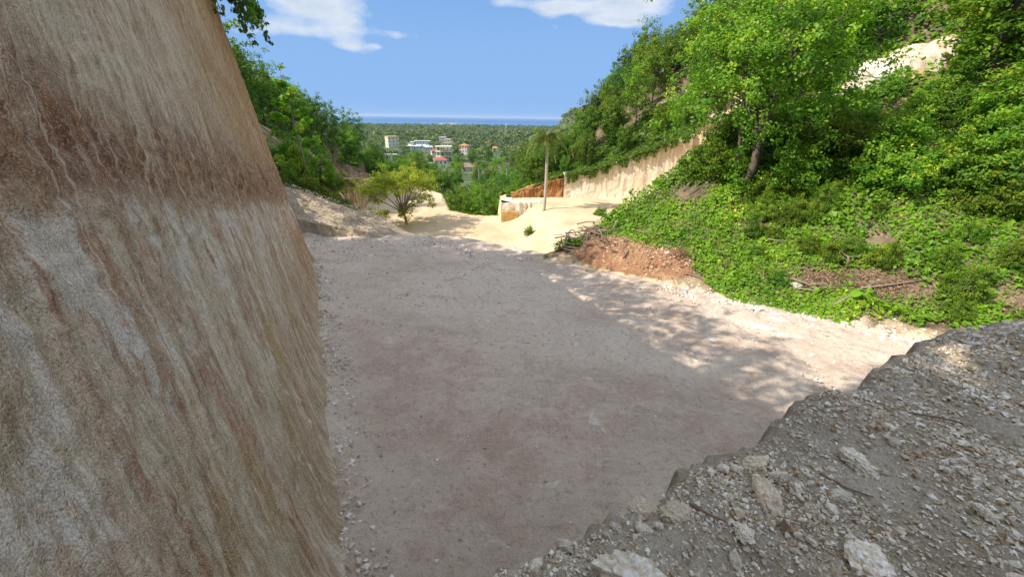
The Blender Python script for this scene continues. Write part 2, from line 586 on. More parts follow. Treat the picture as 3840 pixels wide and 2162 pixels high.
def rock_material(name, base, stain):
    M = Mat(name, 0.92, 0.15)
    p = M.obj()
    oi = M.n('ShaderNodeObjectInfo')
    a = M.noise(M.scale(p, 1.0), 5.0, 6, 0.65, 0.3)
    d = M.noise(p, 45.0, 4, 0.7)
    col = M.mix(M.step(a, 0.38, 0.65), stain, base)
    col = M.mix(M.math('MULTIPLY', M.step(d, 0.45, 0.3), 0.5), col, tuple(x * 0.45 for x in stain))
    hsv = M.n('ShaderNodeHueSaturation')
    M.put(M.math('MULTIPLY_ADD', oi.outputs['Random'], 0.4, 0.88), hsv.inputs['Value'])
    M.put(col, hsv.inputs['Color'])
    return M.done(hsv.outputs[0], M.bump(d, 0.6, 0.003, M.bump(a, 0.5, 0.012)))


def cliff_material(name, c0, c1, dark, vs=0.35, red=None):
    M = Mat(name, 0.94, 0.1)
    p = M.pos()
    st = M.noise(M.scale(p, (1.0, 1.0, 0.10)), 2.2, 6, 0.65, 0.2)
    b = M.noise(p, 0.6, 6, 0.6, 0.4)
    c = M.noise(p, 6.0, 5, 0.7)
    col = M.mix(M.step(b, 0.3, 0.7), c0, c1)
    top = M.attr('toph')
    dk = M.math('MULTIPLY', M.step(M.math('ADD', st, M.math('MULTIPLY', top, 0.22)), 0.58, 0.72), vs)
    col = M.mix(dk, col, dark)
    col = M.mix(M.math('MULTIPLY', M.step(c, 0.42, 0.28), 0.4), col, dark)
    if red:
        col = M.mix(M.math('MULTIPLY', M.step(M.noise(p, 1.6, 5, 0.65, 0.5), 0.52, 0.64), 0.8), col, red)
    nm = M.bump(st, 0.6, 0.15)
    nm = M.bump(c, 0.7, 0.06, nm)
    return M.done(col, nm)


MT = {}
MT['wall'] = wall_material()
MT['pad'] = pad_material()
MT['terrain'] = terrain_material()
def plain_material():
    M = Mat('plain_scrub', 0.95, 0.1)
    p = M.pos()
    a = M.noise(p, 0.012, 5, 0.6)
    b = M.noise(p, 0.11, 5, 0.65)
    col = M.mix(M.step(b, 0.35, 0.65), (0.06, 0.085, 0.04), (0.13, 0.165, 0.075))
    col = M.mix(M.math('MULTIPLY', M.step(a, 0.62, 0.70), 0.5), col, (0.24, 0.20, 0.12))
    return M.done(col)


MT['plain'] = plain_material()
MT['mound'] = mound_material()
MT['rock'] = rock_material('pale_limestone', (0.82, 0.78, 0.71), (0.56, 0.46, 0.33))
MT['rock_tan'] = rock_material('tan_limestone', (0.72, 0.62, 0.48), (0.54, 0.43, 0.30))
MT['rock_red'] = rock_material('rust_stone', (0.54, 0.38, 0.26), (0.42, 0.27, 0.17))
MT['cliff_white'] = cliff_material('cream_marl_face', (0.70, 0.615, 0.46), (0.80, 0.735, 0.60), (0.38, 0.29, 0.19), 0.5)
MT['cliff_red'] = cliff_material('red_marl_face', (0.40, 0.18, 0.06), (0.52, 0.28, 0.11), (0.20, 0.085, 0.035), 0.7)
MT['cliff_shade_toned'] = cliff_material('shade_toned_marl', (0.40, 0.32, 0.22), (0.58, 0.47, 0.33), (0.20, 0.15, 0.10), 0.8, red=(0.48, 0.27, 0.12))  # shade on the face turned from the sun painted in as grey
MT['cliff_sun_toned'] = cliff_material('sun_toned_marl', (0.56, 0.37, 0.20), (0.66, 0.47, 0.28), (0.28, 0.17, 0.09), 0.7)  # sunlight on the outward face painted in as warm orange
MT['berm'] = cliff_material('berm_marl', (0.40, 0.31, 0.21), (0.54, 0.44, 0.32), (0.22, 0.15, 0.09), 0.4)
MT['bark_pale'] = simple('pale_bark', (0.34, 0.28, 0.21), 0.9, 0.35, 2.5, 0.03)
MT['bark_dark'] = simple('dark_bark', (0.13, 0.10, 0.075), 0.9, 0.4, 3.0, 0.04)
MT['deadwood'] = simple('weathered_wood', (0.26, 0.21, 0.16), 0.9, 0.35, 4.0, 0.02)
MT['brownwood'] = simple('brown_wood', (0.22, 0.14, 0.085), 0.9, 0.4, 4.0, 0.02)
MT['palmtrunk'] = simple('palm_trunk', (0.40, 0.36, 0.30), 0.85, 0.25, 1.5, 0.02)
MT['crownshaft'] = simple('palm_crownshaft', (0.33, 0.26, 0.10), 0.6, 0.35, 1.2, 0.0, 0.3)
MT['leaf'] = leaf_mat('broad_leaf', (0.045, 0.120, 0.010), (0.205, 0.335, 0.028), (0.36, 0.40, 0.05), 0.40)
MT['leaf_dark'] = leaf_mat('dark_leaf', (0.030, 0.088, 0.012), (0.130, 0.245, 0.028), (0.24, 0.30, 0.05), 0.36)
MT['leaf_bright'] = leaf_mat('bright_leaf', (0.085, 0.180, 0.012), (0.290, 0.435, 0.030), (0.44, 0.45, 0.05), 0.44)
MT['leaf_yellow'] = leaf_mat('olive_leaf', (0.22, 0.27, 0.024), (0.54, 0.58, 0.07), (0.60, 0.55, 0.08), 0.48, 0.05, 0.0)
MT['leaf_vine'] = leaf_mat('vine_leaf', (0.068, 0.155, 0.010), (0.310, 0.430, 0.028), (0.56, 0.50, 0.05), 0.42, 0.06)
MT['leaf_palm'] = leaf_mat('palm_leaf', (0.080, 0.135, 0.024), (0.250, 0.330, 0.065), (0.33, 0.34, 0.08), 0.34)
MT['leaf_hazed'] = leaf_mat('haze_tinted_leaf', (0.075, 0.130, 0.050), (0.220, 0.310, 0.110), (0.26, 0.30, 0.11), 0.25)  # distance haze painted in: leaf colour lightened and shifted to blue-green
# ------------------------------------------------------------------ lie of the land (camera stands at the origin)
WN = np.array([0.895, 0.446])          # cut wall: horizontal normal, towards the pad
WU = np.array([-0.446, 0.895])         # along the wall, away from the camera
WP = np.array([-2.02, 2.98])
S_END = 14.1
LEAN = 0.15
TOEM = np.array([0.62, 0.785])         # uphill direction of the near right slope
TOEC = TOEM @ np.array([5.93, 12.97])


def pad_z(x, y):
    return -4.8 - 0.06 * y


def wall_so(x, y):
    dx, dy = x - WP[0], y - WP[1]
    return WU[0] * dx + WU[1] * dy, -(WN[0] * dx + WN[1] * dy)


def spur_y(x):
    return np.interp(x, [-5, 2, 4, 6, 8, 14, 22, 30, 45, 70], [16.5, 17.6, 18.2, 19.0, 20.0, 24.5, 32, 43, 66, 100])


def cliff_y(x):
    return np.interp(x, [-2, 0.2, 8.2, 25, 60], [57.0, 57.2, 58.7, 57.0, 52.0])


def cliff_top(x):
    return np.interp(x, [-2, 0.2, 3, 6.5, 12, 17.3, 23, 30, 45, 70], [-10.4, -10.3, -9.3, -8.0, -6.5, -4.5, -2.0, 1.0, 7.0, 14.0])


def valley_z(r):
    return np.interp(r, [60, 80, 120, 200, 260, 600, 1000, 1600, 2200, 2650, 2800, 2850, 9000], [-15, -20.5, -25.5, -28.5, -29.5, -30.5, -36, -40, -45, -54, -59.5, -64, -70])


def floor_z(x, y):
    return -13.0 + 2.5 * sm(-1.0, 5.5, x + 0.12 * (y - 48)) * (1 - 0.0 * y)


def height(x, y, detail=True):
    x, y = np.broadcast_arrays(np.asarray(x, float), np.asarray(y, float))
    r = np.hypot(x, y)
    # lower terrace, then down into the valley
    ye = np.interp(x, [-40, -26, -20, -13, -9.5, -6, -2.2, -1.8, 0, 10, 40], [84, 84, 84, 74, 60, 57.5, 57, 60, 62, 64, 70])
    zf = floor_z(x, y)
    zf = np.where((x > -1.35) & (y > 53.6), -10.5, zf)
    vz = valley_z(r)
    low = np.where(y < ye, zf, np.maximum(zf - 0.62 * (y - ye), vz))
    low = np.where(r > 95, np.minimum(low, np.maximum(vz, low - (r - 95))), low)
    # pad and its fill slope
    d1 = 0.02 * (x - 0.0) + 1.0 * (y - 21.4)
    d2 = TOEM[0] * (x - 5.93) + TOEM[1] * (y - 12.97)
    d3 = 0.60 * (x - 1.3) + 0.80 * (y - 18.1)
    dp = np.maximum(np.maximum(d1, d2), d3)
    padh = pad_z(x, y) - 0.25 - 0.95 * np.maximum(dp, 0)
    H = np.maximum(low, padh)
    # near right slope (vine covered spur)
    q = TOEM[0] * x + TOEM[1] * y - TOEC
    s1 = pad_z(x, y) - 0.1 + 0.66 * np.maximum(q, 0) ** 2 / (np.maximum(q, 0) + 0.7) + 0.022 * np.maximum(q - 9, 0) ** 2 * (q < 24) + np.where(q >= 24, 0.022 * 225 + 0.66 * (q - 24), 0)
    s1 = np.minimum(s1, 24 + 0.15 * q)
    s1 = s1 - 2.2 * np.maximum(0, y - spur_y(x))
    s1 = np.where(q > 0, s1, -99)
    H = np.where(q > 0, smax(s1, H, 0.5), H)
    # far right hill above the cream cliff
    cy = cliff_y(x)
    qc = y - cy
    xs = x - 0.1 * y
    kq = np.clip(0.030 * (xs + 2.0), -0.5, 0.52)
    h2 = cliff_top(x) + np.clip(qc, 0, 17) * kq + np.clip(qc - 17, 0, 200) * np.clip(kq - 0.62, -0.3, -0.02)
    h2 = np.where((qc > 0.9) & (x > 0.0), h2, -99)
    h2 = np.where((x <= 0.0) & (x > -2) & (qc > 0.9), -10.6 - 0.7 * np.maximum(qc - 4, 0), h2)
    H = np.maximum(H, np.where(h2 > -90, np.maximum(h2, vz), -99))
    # left hill
    zc = np.interp(y, [0, 18, 24, 30, 40, 52, 62, 80, 110, 160], [4.5, 4.2, 3.0, 1.4, -1.7, -6.3, -8.3, -11.5, -21, -30])
    zc = np.where(y > 150, np.minimum(zc, vz - 1.0), zc)
    slope_in = 0.62 + 0.33 * sm(23, 29, y) + 0.9 * sm(36, 43, y)
    h3 = zc + np.where(x < -22, (0.12 + 0.38 * sm(30, 40, y)) * (-22 - x), -slope_in * (x + 22))
    h3 = np.minimum(h3, zc + 14 * sm(150, 90, y))
    h3 = h3 - 2.2 * np.clip(26.5 - y, 0, 9) * sm(-17.0, -13.2, x)
    cut = (y > 53.0) & (y < 86)
    xc = np.interp(y, [53, 57.9, 58.1, 64, 71.5, 90], [-15, -15, -22.4, -23.2, -25.4, -31])
    h3 = np.where(cut & (x > xc - 0.9) & (y > 58.6), -99, h3)
    h3 = np.where((y > 47) & (y <= 58.9) & (x > -34), np.minimum(h3, -13.0 + 0.9 * np.clip(-23.5 - x, 0, 9) * sm(57, 50, y) + 1.0 * sm(53, 46, y)), h3)
    s, o = wall_so(x, y)
    h3 = np.where((s > 10) | (o > 2), h3, -99)
    H = np.where(h3 > -90, smax(h3, H, 0.8), H)
    # ground above the cut wall
    top = 3.72 + 0.16 * np.clip(o - 2, 0, 40) + 0.03 * np.clip(-s, 0, 60)
    edge = sm(1.45, 1.85, o) * sm(S_END + 2.4, S_END - 0.6, s)
    H = H * (1 - edge) + np.maximum(top, H) * edge
    if detail:
        near_pad = sm(0.0, 2.0, np.maximum(dp, 0)) + (o > 1.4)
        H = H + np.clip(near_pad, 0, 1) * (0.16 * fbm(x * 0.35, y * 0.35, 0.3, 4) + 0.05 * fbm(x * 1.7, y * 1.7, 1.3, 2))
    return H


def Hz(x, y):
    return float(height(np.array([x]), np.array([y]))[0])


def sand_mask(x, y):
    """bright quarried marl, as opposed to brown hill soil"""
    r = np.hypot(x, y)
    ye = np.interp(x, [-40, -26, -20, -13, -9.5, -6, -2.2, -1.8, 0, 10, 40], [84, 84, 84, 74, 60, 57.5, 57, 60, 62, 64, 70])
    m = sm(1.5, -0.5, y - ye) * sm(-26, -21, x)
    q = TOEM[0] * x + TOEM[1] * y - TOEC
    m = np.where((q > 0.4) & (y < spur_y(x) + 9), 0.42 * (1 - sm(0.7, 1.8, q)) + 0.05, m)
    m = np.where((y < 45) & (x < -8), 0.42, m)
    m = np.where(r > 100, 0.0, m)
    return m


# local ground sheet
xs = np.arange(-62, 82.01, 0.38)
ys = np.arange(-24, 118.01, 0.38)
X, Y = np.meshgrid(xs, ys)
Z = height(X, Y)
rim = np.minimum.reduce([X + 62, 82 - X, 118 - Y])
Z = Z - 1.2 * sm(6, 0, rim)
me = mesh_np('terrain', np.stack([X, Y, Z], -1).reshape(-1, 3), grid_faces(len(xs), len(ys)), {'sand': sand_mask(X, Y).ravel()}, True)
tag(link('terrain', me, MT['terrain']), 'sandy excavated terraces and brown hillsides of the small valley', kind='structure')

# coastal plain running out to the shore (polar sheet), and the sea
rr = np.concatenate([np.linspace(96, 300, 60), np.geomspace(306, 2900, 90)])
aa = np.radians(np.linspace(-75, 75, 240))
A, Rr = np.meshgrid(aa, rr)
X, Y = Rr * np.sin(A), Rr * np.cos(A)
inner = sm(122, 100, Rr)
Z = height(X, Y, False) * (1 - 0) + 1.5 * fbm(X / 90, Y / 90, 2.2, 3) * sm(150, 400, Rr) - 0.9 * inner
Z = np.minimum(Z, 40)
me = mesh_np('coastal_plain', np.stack([X, Y, Z], -1).reshape(-1, 3), grid_faces(len(aa), len(rr)), {'sand': np.zeros(X.size)}, True)
tag(link('coastal_plain', me, MT['plain']), 'low wooded plain stretching to the shore', kind='structure')


def sea_material():
    M = Mat('sea_water', 0.35, 0.4)
    p = M.pos()
    ln = M.n('ShaderNodeVectorMath', operation='LENGTH')
    M.put(p, ln.inputs[0])
    dist = ln.outputs['Value']
    n_ = M.noise(M.scale(p, (0.0004, 0.0016, 0.0)), 1.0, 4, 0.6)
    f = M.step(M.math('ADD', dist, M.math('MULTIPLY_ADD', n_, 1800.0, -900.0)), 3000.0, 6200.0)
    col = M.mix(f, (0.018, 0.19, 0.34), (0.008, 0.085, 0.25))
    return M.done(col, M.bump(M.noise(M.scale(p, 0.02), 1.0, 4, 0.6), 0.3, 2.0))


MT['sea'] = sea_material()
rr = np.concatenate([[2600, 2800], np.geomspace(3000, 42000, 24)])
aa = np.radians(np.linspace(-80, 80, 60))
A, Rr = np.meshgrid(aa, rr)
me = mesh_np('sea', np.stack([Rr * np.sin(A), Rr * np.cos(A), np.full(A.shape, -60.0)], -1).reshape(-1, 3), grid_faces(len(aa), len(rr)), None, True)
tag(link('sea', me, MT['sea']), 'blue sea with a turquoise shore strip under the horizon', kind='structure')

# ------------------------------------------------------------------ levelled pad
xs = np.arange(-14.5, 15.01, 0.08)
ys = np.arange(-3.0, 22.6, 0.08)
X, Y = np.meshgrid(xs, ys)
d1 = 0.02 * X + (Y - 21.4)
d2 = TOEM[0] * (X - 5.93) + TOEM[1] * (Y - 12.97)
d3 = 0.60 * (X - 1.3) + 0.80 * (Y - 18.1)
dp = np.maximum(np.maximum(d1, np.minimum(d2, 0.0)), d3 * sm(4.5, 3.2, X)) + 0.35 * fbm(X * 0.8, Y * 0.8, 5.0, 3)
s, o = wall_so(X, Y)
Z = pad_z(X, Y) + 0.05 * fbm(X * 0.5, Y * 0.5, 1.0, 3) + 0.016 * fbm(X * 3, Y * 3, 2.0, 4)
# lug prints and ruts of the machines that levelled it
ARCS = [(13.5, 1.5, 10.2), (13.5, 1.5, 12.3), (12.0, -2.0, 12.6), (12.0, -2.0, 14.8), (-20.0, 6.0, 19.2), (-20.0, 6.0, 21.4), (30.0, 26.0, 31.0), (30.0, 26.0, 33.1), (2.0, 30.0, 21.0), (2.0, 30.0, 18.6)]


def ruts(x, y):
    out, lug = np.zeros(np.shape(x)), np.zeros(np.shape(x))
    for i, (cx, cy, R_) in enumerate(ARCS):
        rr_ = np.hypot(x - cx, y - cy) + 0.12 * fbm(x * 0.3, y * 0.3, i * 1.7, 2)
        th = np.arctan2(y - cy, x - cx)
        d_ = rr_ - R_
        vis = sm(-0.25, 0.15, fbm(x * 0.22 + i, y * 0.22, 11.0 + i, 2))
        prof = np.exp(-(d_ / 0.20) ** 4) * vis
        edge_ = np.exp(-((np.abs(d_) - 0.27) / 0.07) ** 2) * vis
        out += -0.9 * prof + 0.8 * edge_
        lug += prof * np.sin(th * R_ * 26 + 9 * np.abs(d_))
    return out, lug


rt, lg = ruts(X, Y)
Z += 0.032 * rt + 0.018 * lg
Z += 0.28 * sm(0.9, 0.0, -o) * (0.6 + 0.6 * fbm(X * 1.5, Y * 1.5, 6.0, 3))       # spoil along the foot of the wall
Z += 0.06 * sm(-0.9, -0.1, dp) * (0.6 + fbm(X * 2, Y * 2, 7.0, 3))               # little windrow on the lip
Z -= 0.8 * np.maximum(dp, 0)
Z -= 0.25 * sm(0.8, 2.0, dp)
me = mesh_np('levelled_pad', np.stack([X, Y, Z], -1).reshape(-1, 3), grid_faces(len(xs), len(ys)), None, True)
tag(link('levelled_pad', me, MT['pad']), 'levelled pad of pale crushed marl beside the cut wall', kind='structure')

# ------------------------------------------------------------------ tall cut wall on the left
ds = 0.035
sv = np.concatenate([np.arange(-9.0, -4.2, 0.08), np.arange(-4.2, S_END, ds), S_END + np.linspace(0, 5.0, 60)])
hv = np.concatenate([np.arange(-0.6, 0.0, 0.10), np.arange(0.0, 9.6, 0.04)])
S, Hh = np.meshgrid(sv, hv)
# plan path: straight, then a rounded corner turning into the hill
t = np.clip(S - S_END, 0, None)
R_c = 1.6
ang = np.clip(t / R_c, 0, rad(80))
ext = np.clip(t - R_c * rad(80), 0, None)
bx = WP[0] + WU[0] * np.minimum(S, S_END)
by = WP[1] + WU[1] * np.minimum(S, S_END)
cu = R_c * np.sin(ang) + ext * np.cos(rad(80))
cn = -R_c * (1 - np.cos(ang)) - ext * np.sin(rad(80))
bx = bx + WU[0] * cu + WN[0] * cn
by = by + WU[1] * cu + WN[1] * cn
nx = WN[0] * np.cos(ang) + WU[0] * np.sin(ang)
ny = WN[1] * np.cos(ang) + WU[1] * np.sin(ang)
zb = pad_z(WP[0] + WU[0] * S, WP[1] + WU[1] * np.minimum(S, S_END + 2))
zt = 3.80 + 0.22 * fbm(S * 0.5, 0.0, 0.7, 3)
Zw = zb + Hh * (zt - zb) / 9.56
sl = S - 0.33 * Hh                                  # bucket strokes lean a little
g1 = fbm(sl * 3.2, Hh * 0.45, 0.0, 5, 0.62)
g2 = fbm(sl * 9.0, Hh * 1.8, 3.0, 3, 0.65)
lump = fbm(S * 0.5, Hh * 0.5, 7.0, 4)
crumb = fbm(S * 7, Hh * 7, 9.0, 3, 0.6)
strata = np.where(True, Zw + 0.10 + 0.158 * (WP[1] + WU[1] * S - 1.0), 0)
rough_band = sm(0.9, 0.2, np.abs(strata))
groove = 0.055 * g1 + 0.020 * g2 + 0.028 * crumb * (1 + 1.2 * rough_band) + 0.09 * lump
toe = 0.17 * np.exp(-np.clip(Hh, 0, None) / 0.55) * (0.8 + 0.5 * fbm(S * 1.1, 0.0, 2.0, 3)) + 0.10 * np.exp(-np.clip(Hh, 0, None) / 0.22)
off = -LEAN * Hh * 1.0 + groove + toe
V = np.stack([bx + nx * off, by + ny * off, Zw], -1)
lip = V[-1:].copy()
lips = [V]
for k, back in enumerate((0.25, 0.9, 2.2)):
    L = lip.copy()
    L[..., 0] -= nx[-1:] * back
    L[..., 1] -= ny[-1:] * back
    L[..., 2] += (0.05, 0.02, -0.5)[k]
    lips.append(L)
V = np.concatenate(lips, 0)
pad_rows = lambda a: np.concatenate([a, a[-1:], a[-1:], a[-1:]], 0)
suv = np.stack([pad_rows(sl), pad_rows(strata), pad_rows(np.clip(g1 * 1.6, -1, 1))], -1).reshape(-1, 3)
me = mesh_np('cut_wall', V.reshape(-1, 3), grid_faces(len(sv), V.shape[0]), {'suv': suv}, True)
tag(link('cut_wall', me, MT['wall']), 'tall freshly cut earth wall streaked cream, ochre and red on the left', kind='structure')
# ------------------------------------------------------------------ dirt berm at the far end of the pad
bxs = np.arange(-16.0, -4.4, 0.06)
crest = np.interp(bxs, [-16, -13.1, -12.4, -11.3, -10.2, -9.35, -8.5, -7.64, -6.8, -6.1, -5.6, -4.4], [-3.3, -3.85, -4.06, -4.45, -4.9, -5.12, -5.34, -5.69, -6.16, -6.5, -6.72, -7.2])
rows = np.array([0, 0.12, 0.25, 0.4, 0.55, 0.7, 0.85, 1.0, 1.15, 1.35, 1.6, 1.85, 2.1, 2.4, 2.7, 3.0, 3.4, 3.8, 4.4, 5.2])
U, W = np.meshgrid(bxs, np.concatenate([np.linspace(0, 1, 22), np.linspace(1.04, 2, 34), np.linspace(2.1, 3, 14)]))
cr = np.interp(U, bxs, crest) + 0.10 * fbm(U * 0.9, 0.0, 3.0, 4)
base = pad_z(U, 20.9) - 0.15
cut = base + np.clip(cr - base, 0.02, None) * 0.58
yb = 20.75 + 0.25 * fbm(U * 0.5, 0.0, 1.0, 3)
Zb = np.where(W <= 1, base + (cut - base) * W, np.where(W <= 2, cut + (cr - cut) * sm(1, 2, W) ** 0.85, cr - 2.4 * (W - 2)))
Yb = np.where(W <= 1, yb + 0.30 * W ** 0.7, np.where(W <= 2, yb + 0.30 + 2.45 * (W - 1), yb + 2.75 + 2.0 * (W - 2)))
nz = fbm(U * 2.2, Zb * 0.7 + Yb * 0.4, 2.0, 4)
Yb = Yb - 0.13 * nz * (W < 1.1) - 0.05 * fbm(U * 9, Zb * 3, 4.0, 3)
Zb = Zb + 0.10 * fbm(U * 1.5, Yb * 1.5, 5.0, 4) * (W > 1) + 0.03 * fbm(U * 8, Yb * 8, 6.0, 2) * (W > 0.9)
me = mesh_np('dirt_berm', np.stack([U, Yb, Zb], -1).reshape(-1, 3), grid_faces(len(bxs), U.shape[0]), {'toph': np.clip(W * 0.4, 0, 1).ravel()}, True)
tag(link('dirt_berm', me, MT['berm']), 'low dirt berm with a rubble top closing the far end of the pad', kind='structure')

# ------------------------------------------------------------------ gravel mound the photographer stands on
MEX = np.array([-4.0, -1.2, -0.21, 0.25, 0.65, 1.25, 1.93, 2.9, 4.04, 4.69, 6.5, 10.0])
MEY = np.array([0.10, 0.70, 1.02, 1.20, 1.42, 1.72, 2.17, 2.62, 3.19, 3.28, 3.60, 3.9])


def mound_z(x, y):
    x, y = np.asarray(x, float), np.asarray(y, float)
    e = np.interp(x, MEX, MEY) + 0.15 * fbm(x * 1.6, 0.3, 0.0, 3) + 0.075 * fbm(x * 5, y * 3, 2.0, 4) + 0.04 * fbm(x * 19, y * 9, 5.0, 3)
    d = (y - e) * 0.87
    z = -1.72 + 0.03 * np.clip(-d, 0, 3) + 0.085 * fbm(x * 1.3, y * 1.3, 4.0, 3) + 0.035 * fbm(x * 5, y * 5, 6.0, 3)
    z = z + 0.06 * np.exp(-((d + 0.15) / 0.18) ** 2) * (0.4 + fbm(x * 3, y * 3, 8.0, 2))
    z = z - 5.0 * np.clip(d - 0.02, 0, None) - 0.06 * sm(-0.10, 0.05, d)
    z = z + 0.16 * np.exp(-((x - 4.6) / 0.9) ** 2 - ((y - 3.0) / 0.5) ** 2)
    return z


def grade(a, b, n, p):
    return a + (b - a) * np.linspace(0, 1, n) ** p


mxs = np.concatenate([np.arange(-3.5, -0.6, 0.05), np.arange(-0.6, 3.2, 0.02), np.arange(3.2, 9.0, 0.035)])
mys = np.concatenate([np.arange(-2.5, 0.2, 0.06), np.arange(0.2, 3.7, 0.02), np.arange(3.7, 7.0, 0.06)])
X, Y = np.meshgrid(mxs, mys)
Z = mound_z(X, Y) + 0.012 * fbm(X * 22, Y * 22, 1.0, 3, 0.6)
Z = np.maximum(Z, pad_z(X, Y) - 0.4)
me = mesh_np('gravel_mound', np.stack([X, Y, Z], -1).reshape(-1, 3), grid_faces(len(mxs), len(mys)), None, True)
tag(link('gravel_mound', me, MT['mound']), 'shaded mound of loose marl gravel in the foreground', kind='structure')

# ------------------------------------------------------------------ cut faces of the lower terrace
def face_sheet(name, xs_, y_of, zb_of, zt_of, mat, lean, rough, label, nrow=46, seed=0.0, fx=1.0):
    U, V = np.meshgrid(xs_, np.linspace(0, 1, nrow))
    zb_, zt_ = zb_of(U), zt_of(U) + 0.45 * fbm(U * 0.35, 0.0, seed, 2) + 0.15 * fbm(U * 1.7, 0.0, seed, 3)
    Zs = zb_ + (zt_ - zb_) * V
    g = fbm(U * 0.45 * fx, Zs * 0.35, seed + 1, 4)
    Ys = y_of(U) + lean * (Zs - zb_) - rough * g - 0.5 * rough * fbm(U * 2.6 * fx, Zs * 1.9, seed + 3, 4) - 0.3 * (1 - V) ** 6
    P = np.stack([U, Ys, Zs], -1)
    top = P[-1:].copy()
    top[..., 1] += 2.2
    top[..., 2] += 0.25
    P = np.concatenate([P, top], 0)
    th = np.concatenate([V, V[-1:]], 0)
    m_ = mesh_np(name, P.reshape(-1, 3), grid_faces(len(xs_), P.shape[0]), {'toph': th.ravel()}, True)
    return tag(link(name, m_, mat), label, kind='structure')


face_sheet('cream_cut_face', np.arange(7.2, 24.2, 0.14), lambda x: cliff_y(x), lambda x: -11.2 + 0 * x, lambda x: cliff_top(x) + 0.15, MT['cliff_white'], 0.07, 0.16,
           'tall cream cut face behind the lone palm', seed=3.0)
face_sheet('red_cut_face', np.arange(-0.4, 7.5, 0.12), lambda x: cliff_y(x) + 0.12, lambda x: -11.2 + 0 * x, lambda x: cliff_top(x) + 0.1, MT['cliff_red'], 0.16, 0.34,
           'rough rust red soil face beside the cream cut face', seed=8.0, fx=2.2)

# earth block left standing at the corner of the palm's platform
bx = np.concatenate([np.linspace(-1.78, -1.78, 1), np.linspace(-1.74, 4.6, 60)])
blk = []
path = [(-1.78, 57.2 - 0.135 * i) for i in range(28)] + [(-1.72 + 0.12 * i, 53.42 + 0.05 * math.sin(i * 0.5) + max(0, i - 22) * 0.02) for i in range(46)]
path = np.array(path)
V = np.linspace(0, 1, 24)
PX, VV = np.meshgrid(np.arange(len(path)), V)
px_, py_ = path[PX, 0], path[PX, 1]
zlow = floor_z(px_, py_) - 0.4
Zs = zlow + (-10.42 - zlow) * VV
side = PX < 28
nrm = 0.10 * fbm(px_ * 2.0, Zs * 1.6, py_ * 1.1, 4) + 0.10 * fbm(px_ * 3, 0.3, 1.0, 3) * (px_ > 0.5)
px2 = np.where(side, px_ + nrm * 0.6 + 0.10 * VV, px_)
py2 = np.where(side, py_, py_ - nrm + 0.12 * VV + 0.25 * (px_ > 0.6) * fbm(px_ * 2.2, 0.0, 5.0, 3))
P = np.stack([px2, py2, Zs], -1)
top = P[-1:].copy()
top[..., 0] += np.where(side[-1:], 1.5, 0.0)
top[..., 1] += np.where(side[-1:], 0.0, 1.8)
top[..., 2] += 0.03
P = np.concatenate([P, top], 0)
me = mesh_np('cut_block', P.reshape(-1, 3), grid_faces(len(path), P.shape[0]), {'toph': np.full(P.shape[0] * P.shape[1], 0.2)}, True)
tag(link('cut_block', me, MT['cliff_white']), 'squared corner of cut earth below the lone palm', kind='structure')
U, V = np.meshgrid(np.linspace(-1.55, 0.75, 70), np.linspace(0, 1, 46))
zt_ = -11.45 + 0.12 * fbm(U * 2, 0.0, 2.0, 3)
Zs = -13.3 + (zt_ + 13.3) * V
Ys = 53.30 - 0.10 * np.abs(fbm(U * 4, Zs * 4, 1.0, 4)) - 0.08 * np.sin(V * math.pi) ** 0.5 + 0.1 * sm(0.9, 1, V) + 0.12 * sm(0.94, 1.0, np.abs(2 * (U + 0.4) / 2.3))
me = mesh_np('ochre_cut_face', np.stack([U, Ys, Zs], -1).reshape(-1, 3), grid_faces(70, 46), {'toph': np.zeros(U.size)}, True)
MT['cliff_ochre'] = cliff_material('ochre_marl_face', (0.46, 0.28, 0.09), (0.56, 0.38, 0.16), (0.24, 0.14, 0.05), 0.5)
tag(link('ochre_cut_face', me, MT['cliff_ochre']), 'rough ochre patch low on the squared earth corner', kind='structure')

# left cut of the lower terrace: sunlit face coloured orange, shaded face coloured grey, light painted in
def plan_sheet(name, path, zb, zt, mat, rough, label, seed):
    path = np.array(path)
    seg = np.r_[0, np.cumsum(np.hypot(*np.diff(path, axis=0).T))]
    t = np.arange(0, seg[-1], 0.16)
    px_, py_ = np.interp(t, seg, path[:, 0]), np.interp(t, seg, path[:, 1])
    tx, ty = np.gradient(px_), np.gradient(py_)
    ln = np.hypot(tx, ty)
    nx_, ny_ = ty / ln, -tx / ln
    T, V = np.meshgrid(t, np.linspace(0, 1, 36))
    ztv = np.interp(t, seg, zt) + 0.3 * fbm(t * 0.7, 0.0, seed, 4)
    Zs = zb + (ztv[None] - zb) * V
    g = rough * fbm(T * 1.3, Zs * 0.2, seed + 1, 4) + 0.3 * rough * fbm(T * 5, Zs * 2, seed + 2, 3) - 0.06 * (Zs - zb)
    P = np.stack([px_[None] + nx_[None] * g, py_[None] + ny_[None] * g, Zs], -1)
    top = P[-1:].copy()
    top[..., 0] -= nx_[None] * 1.6
    top[..., 1] -= ny_[None] * 1.6
    P = np.concatenate([P, top], 0)
    m_ = mesh_np(name, P.reshape(-1, 3), grid_faces(len(t), P.shape[0]), {'toph': np.concatenate([V, V[-1:]], 0).ravel()}, True)
    return tag(link(name, m_, mat), label, kind='structure')


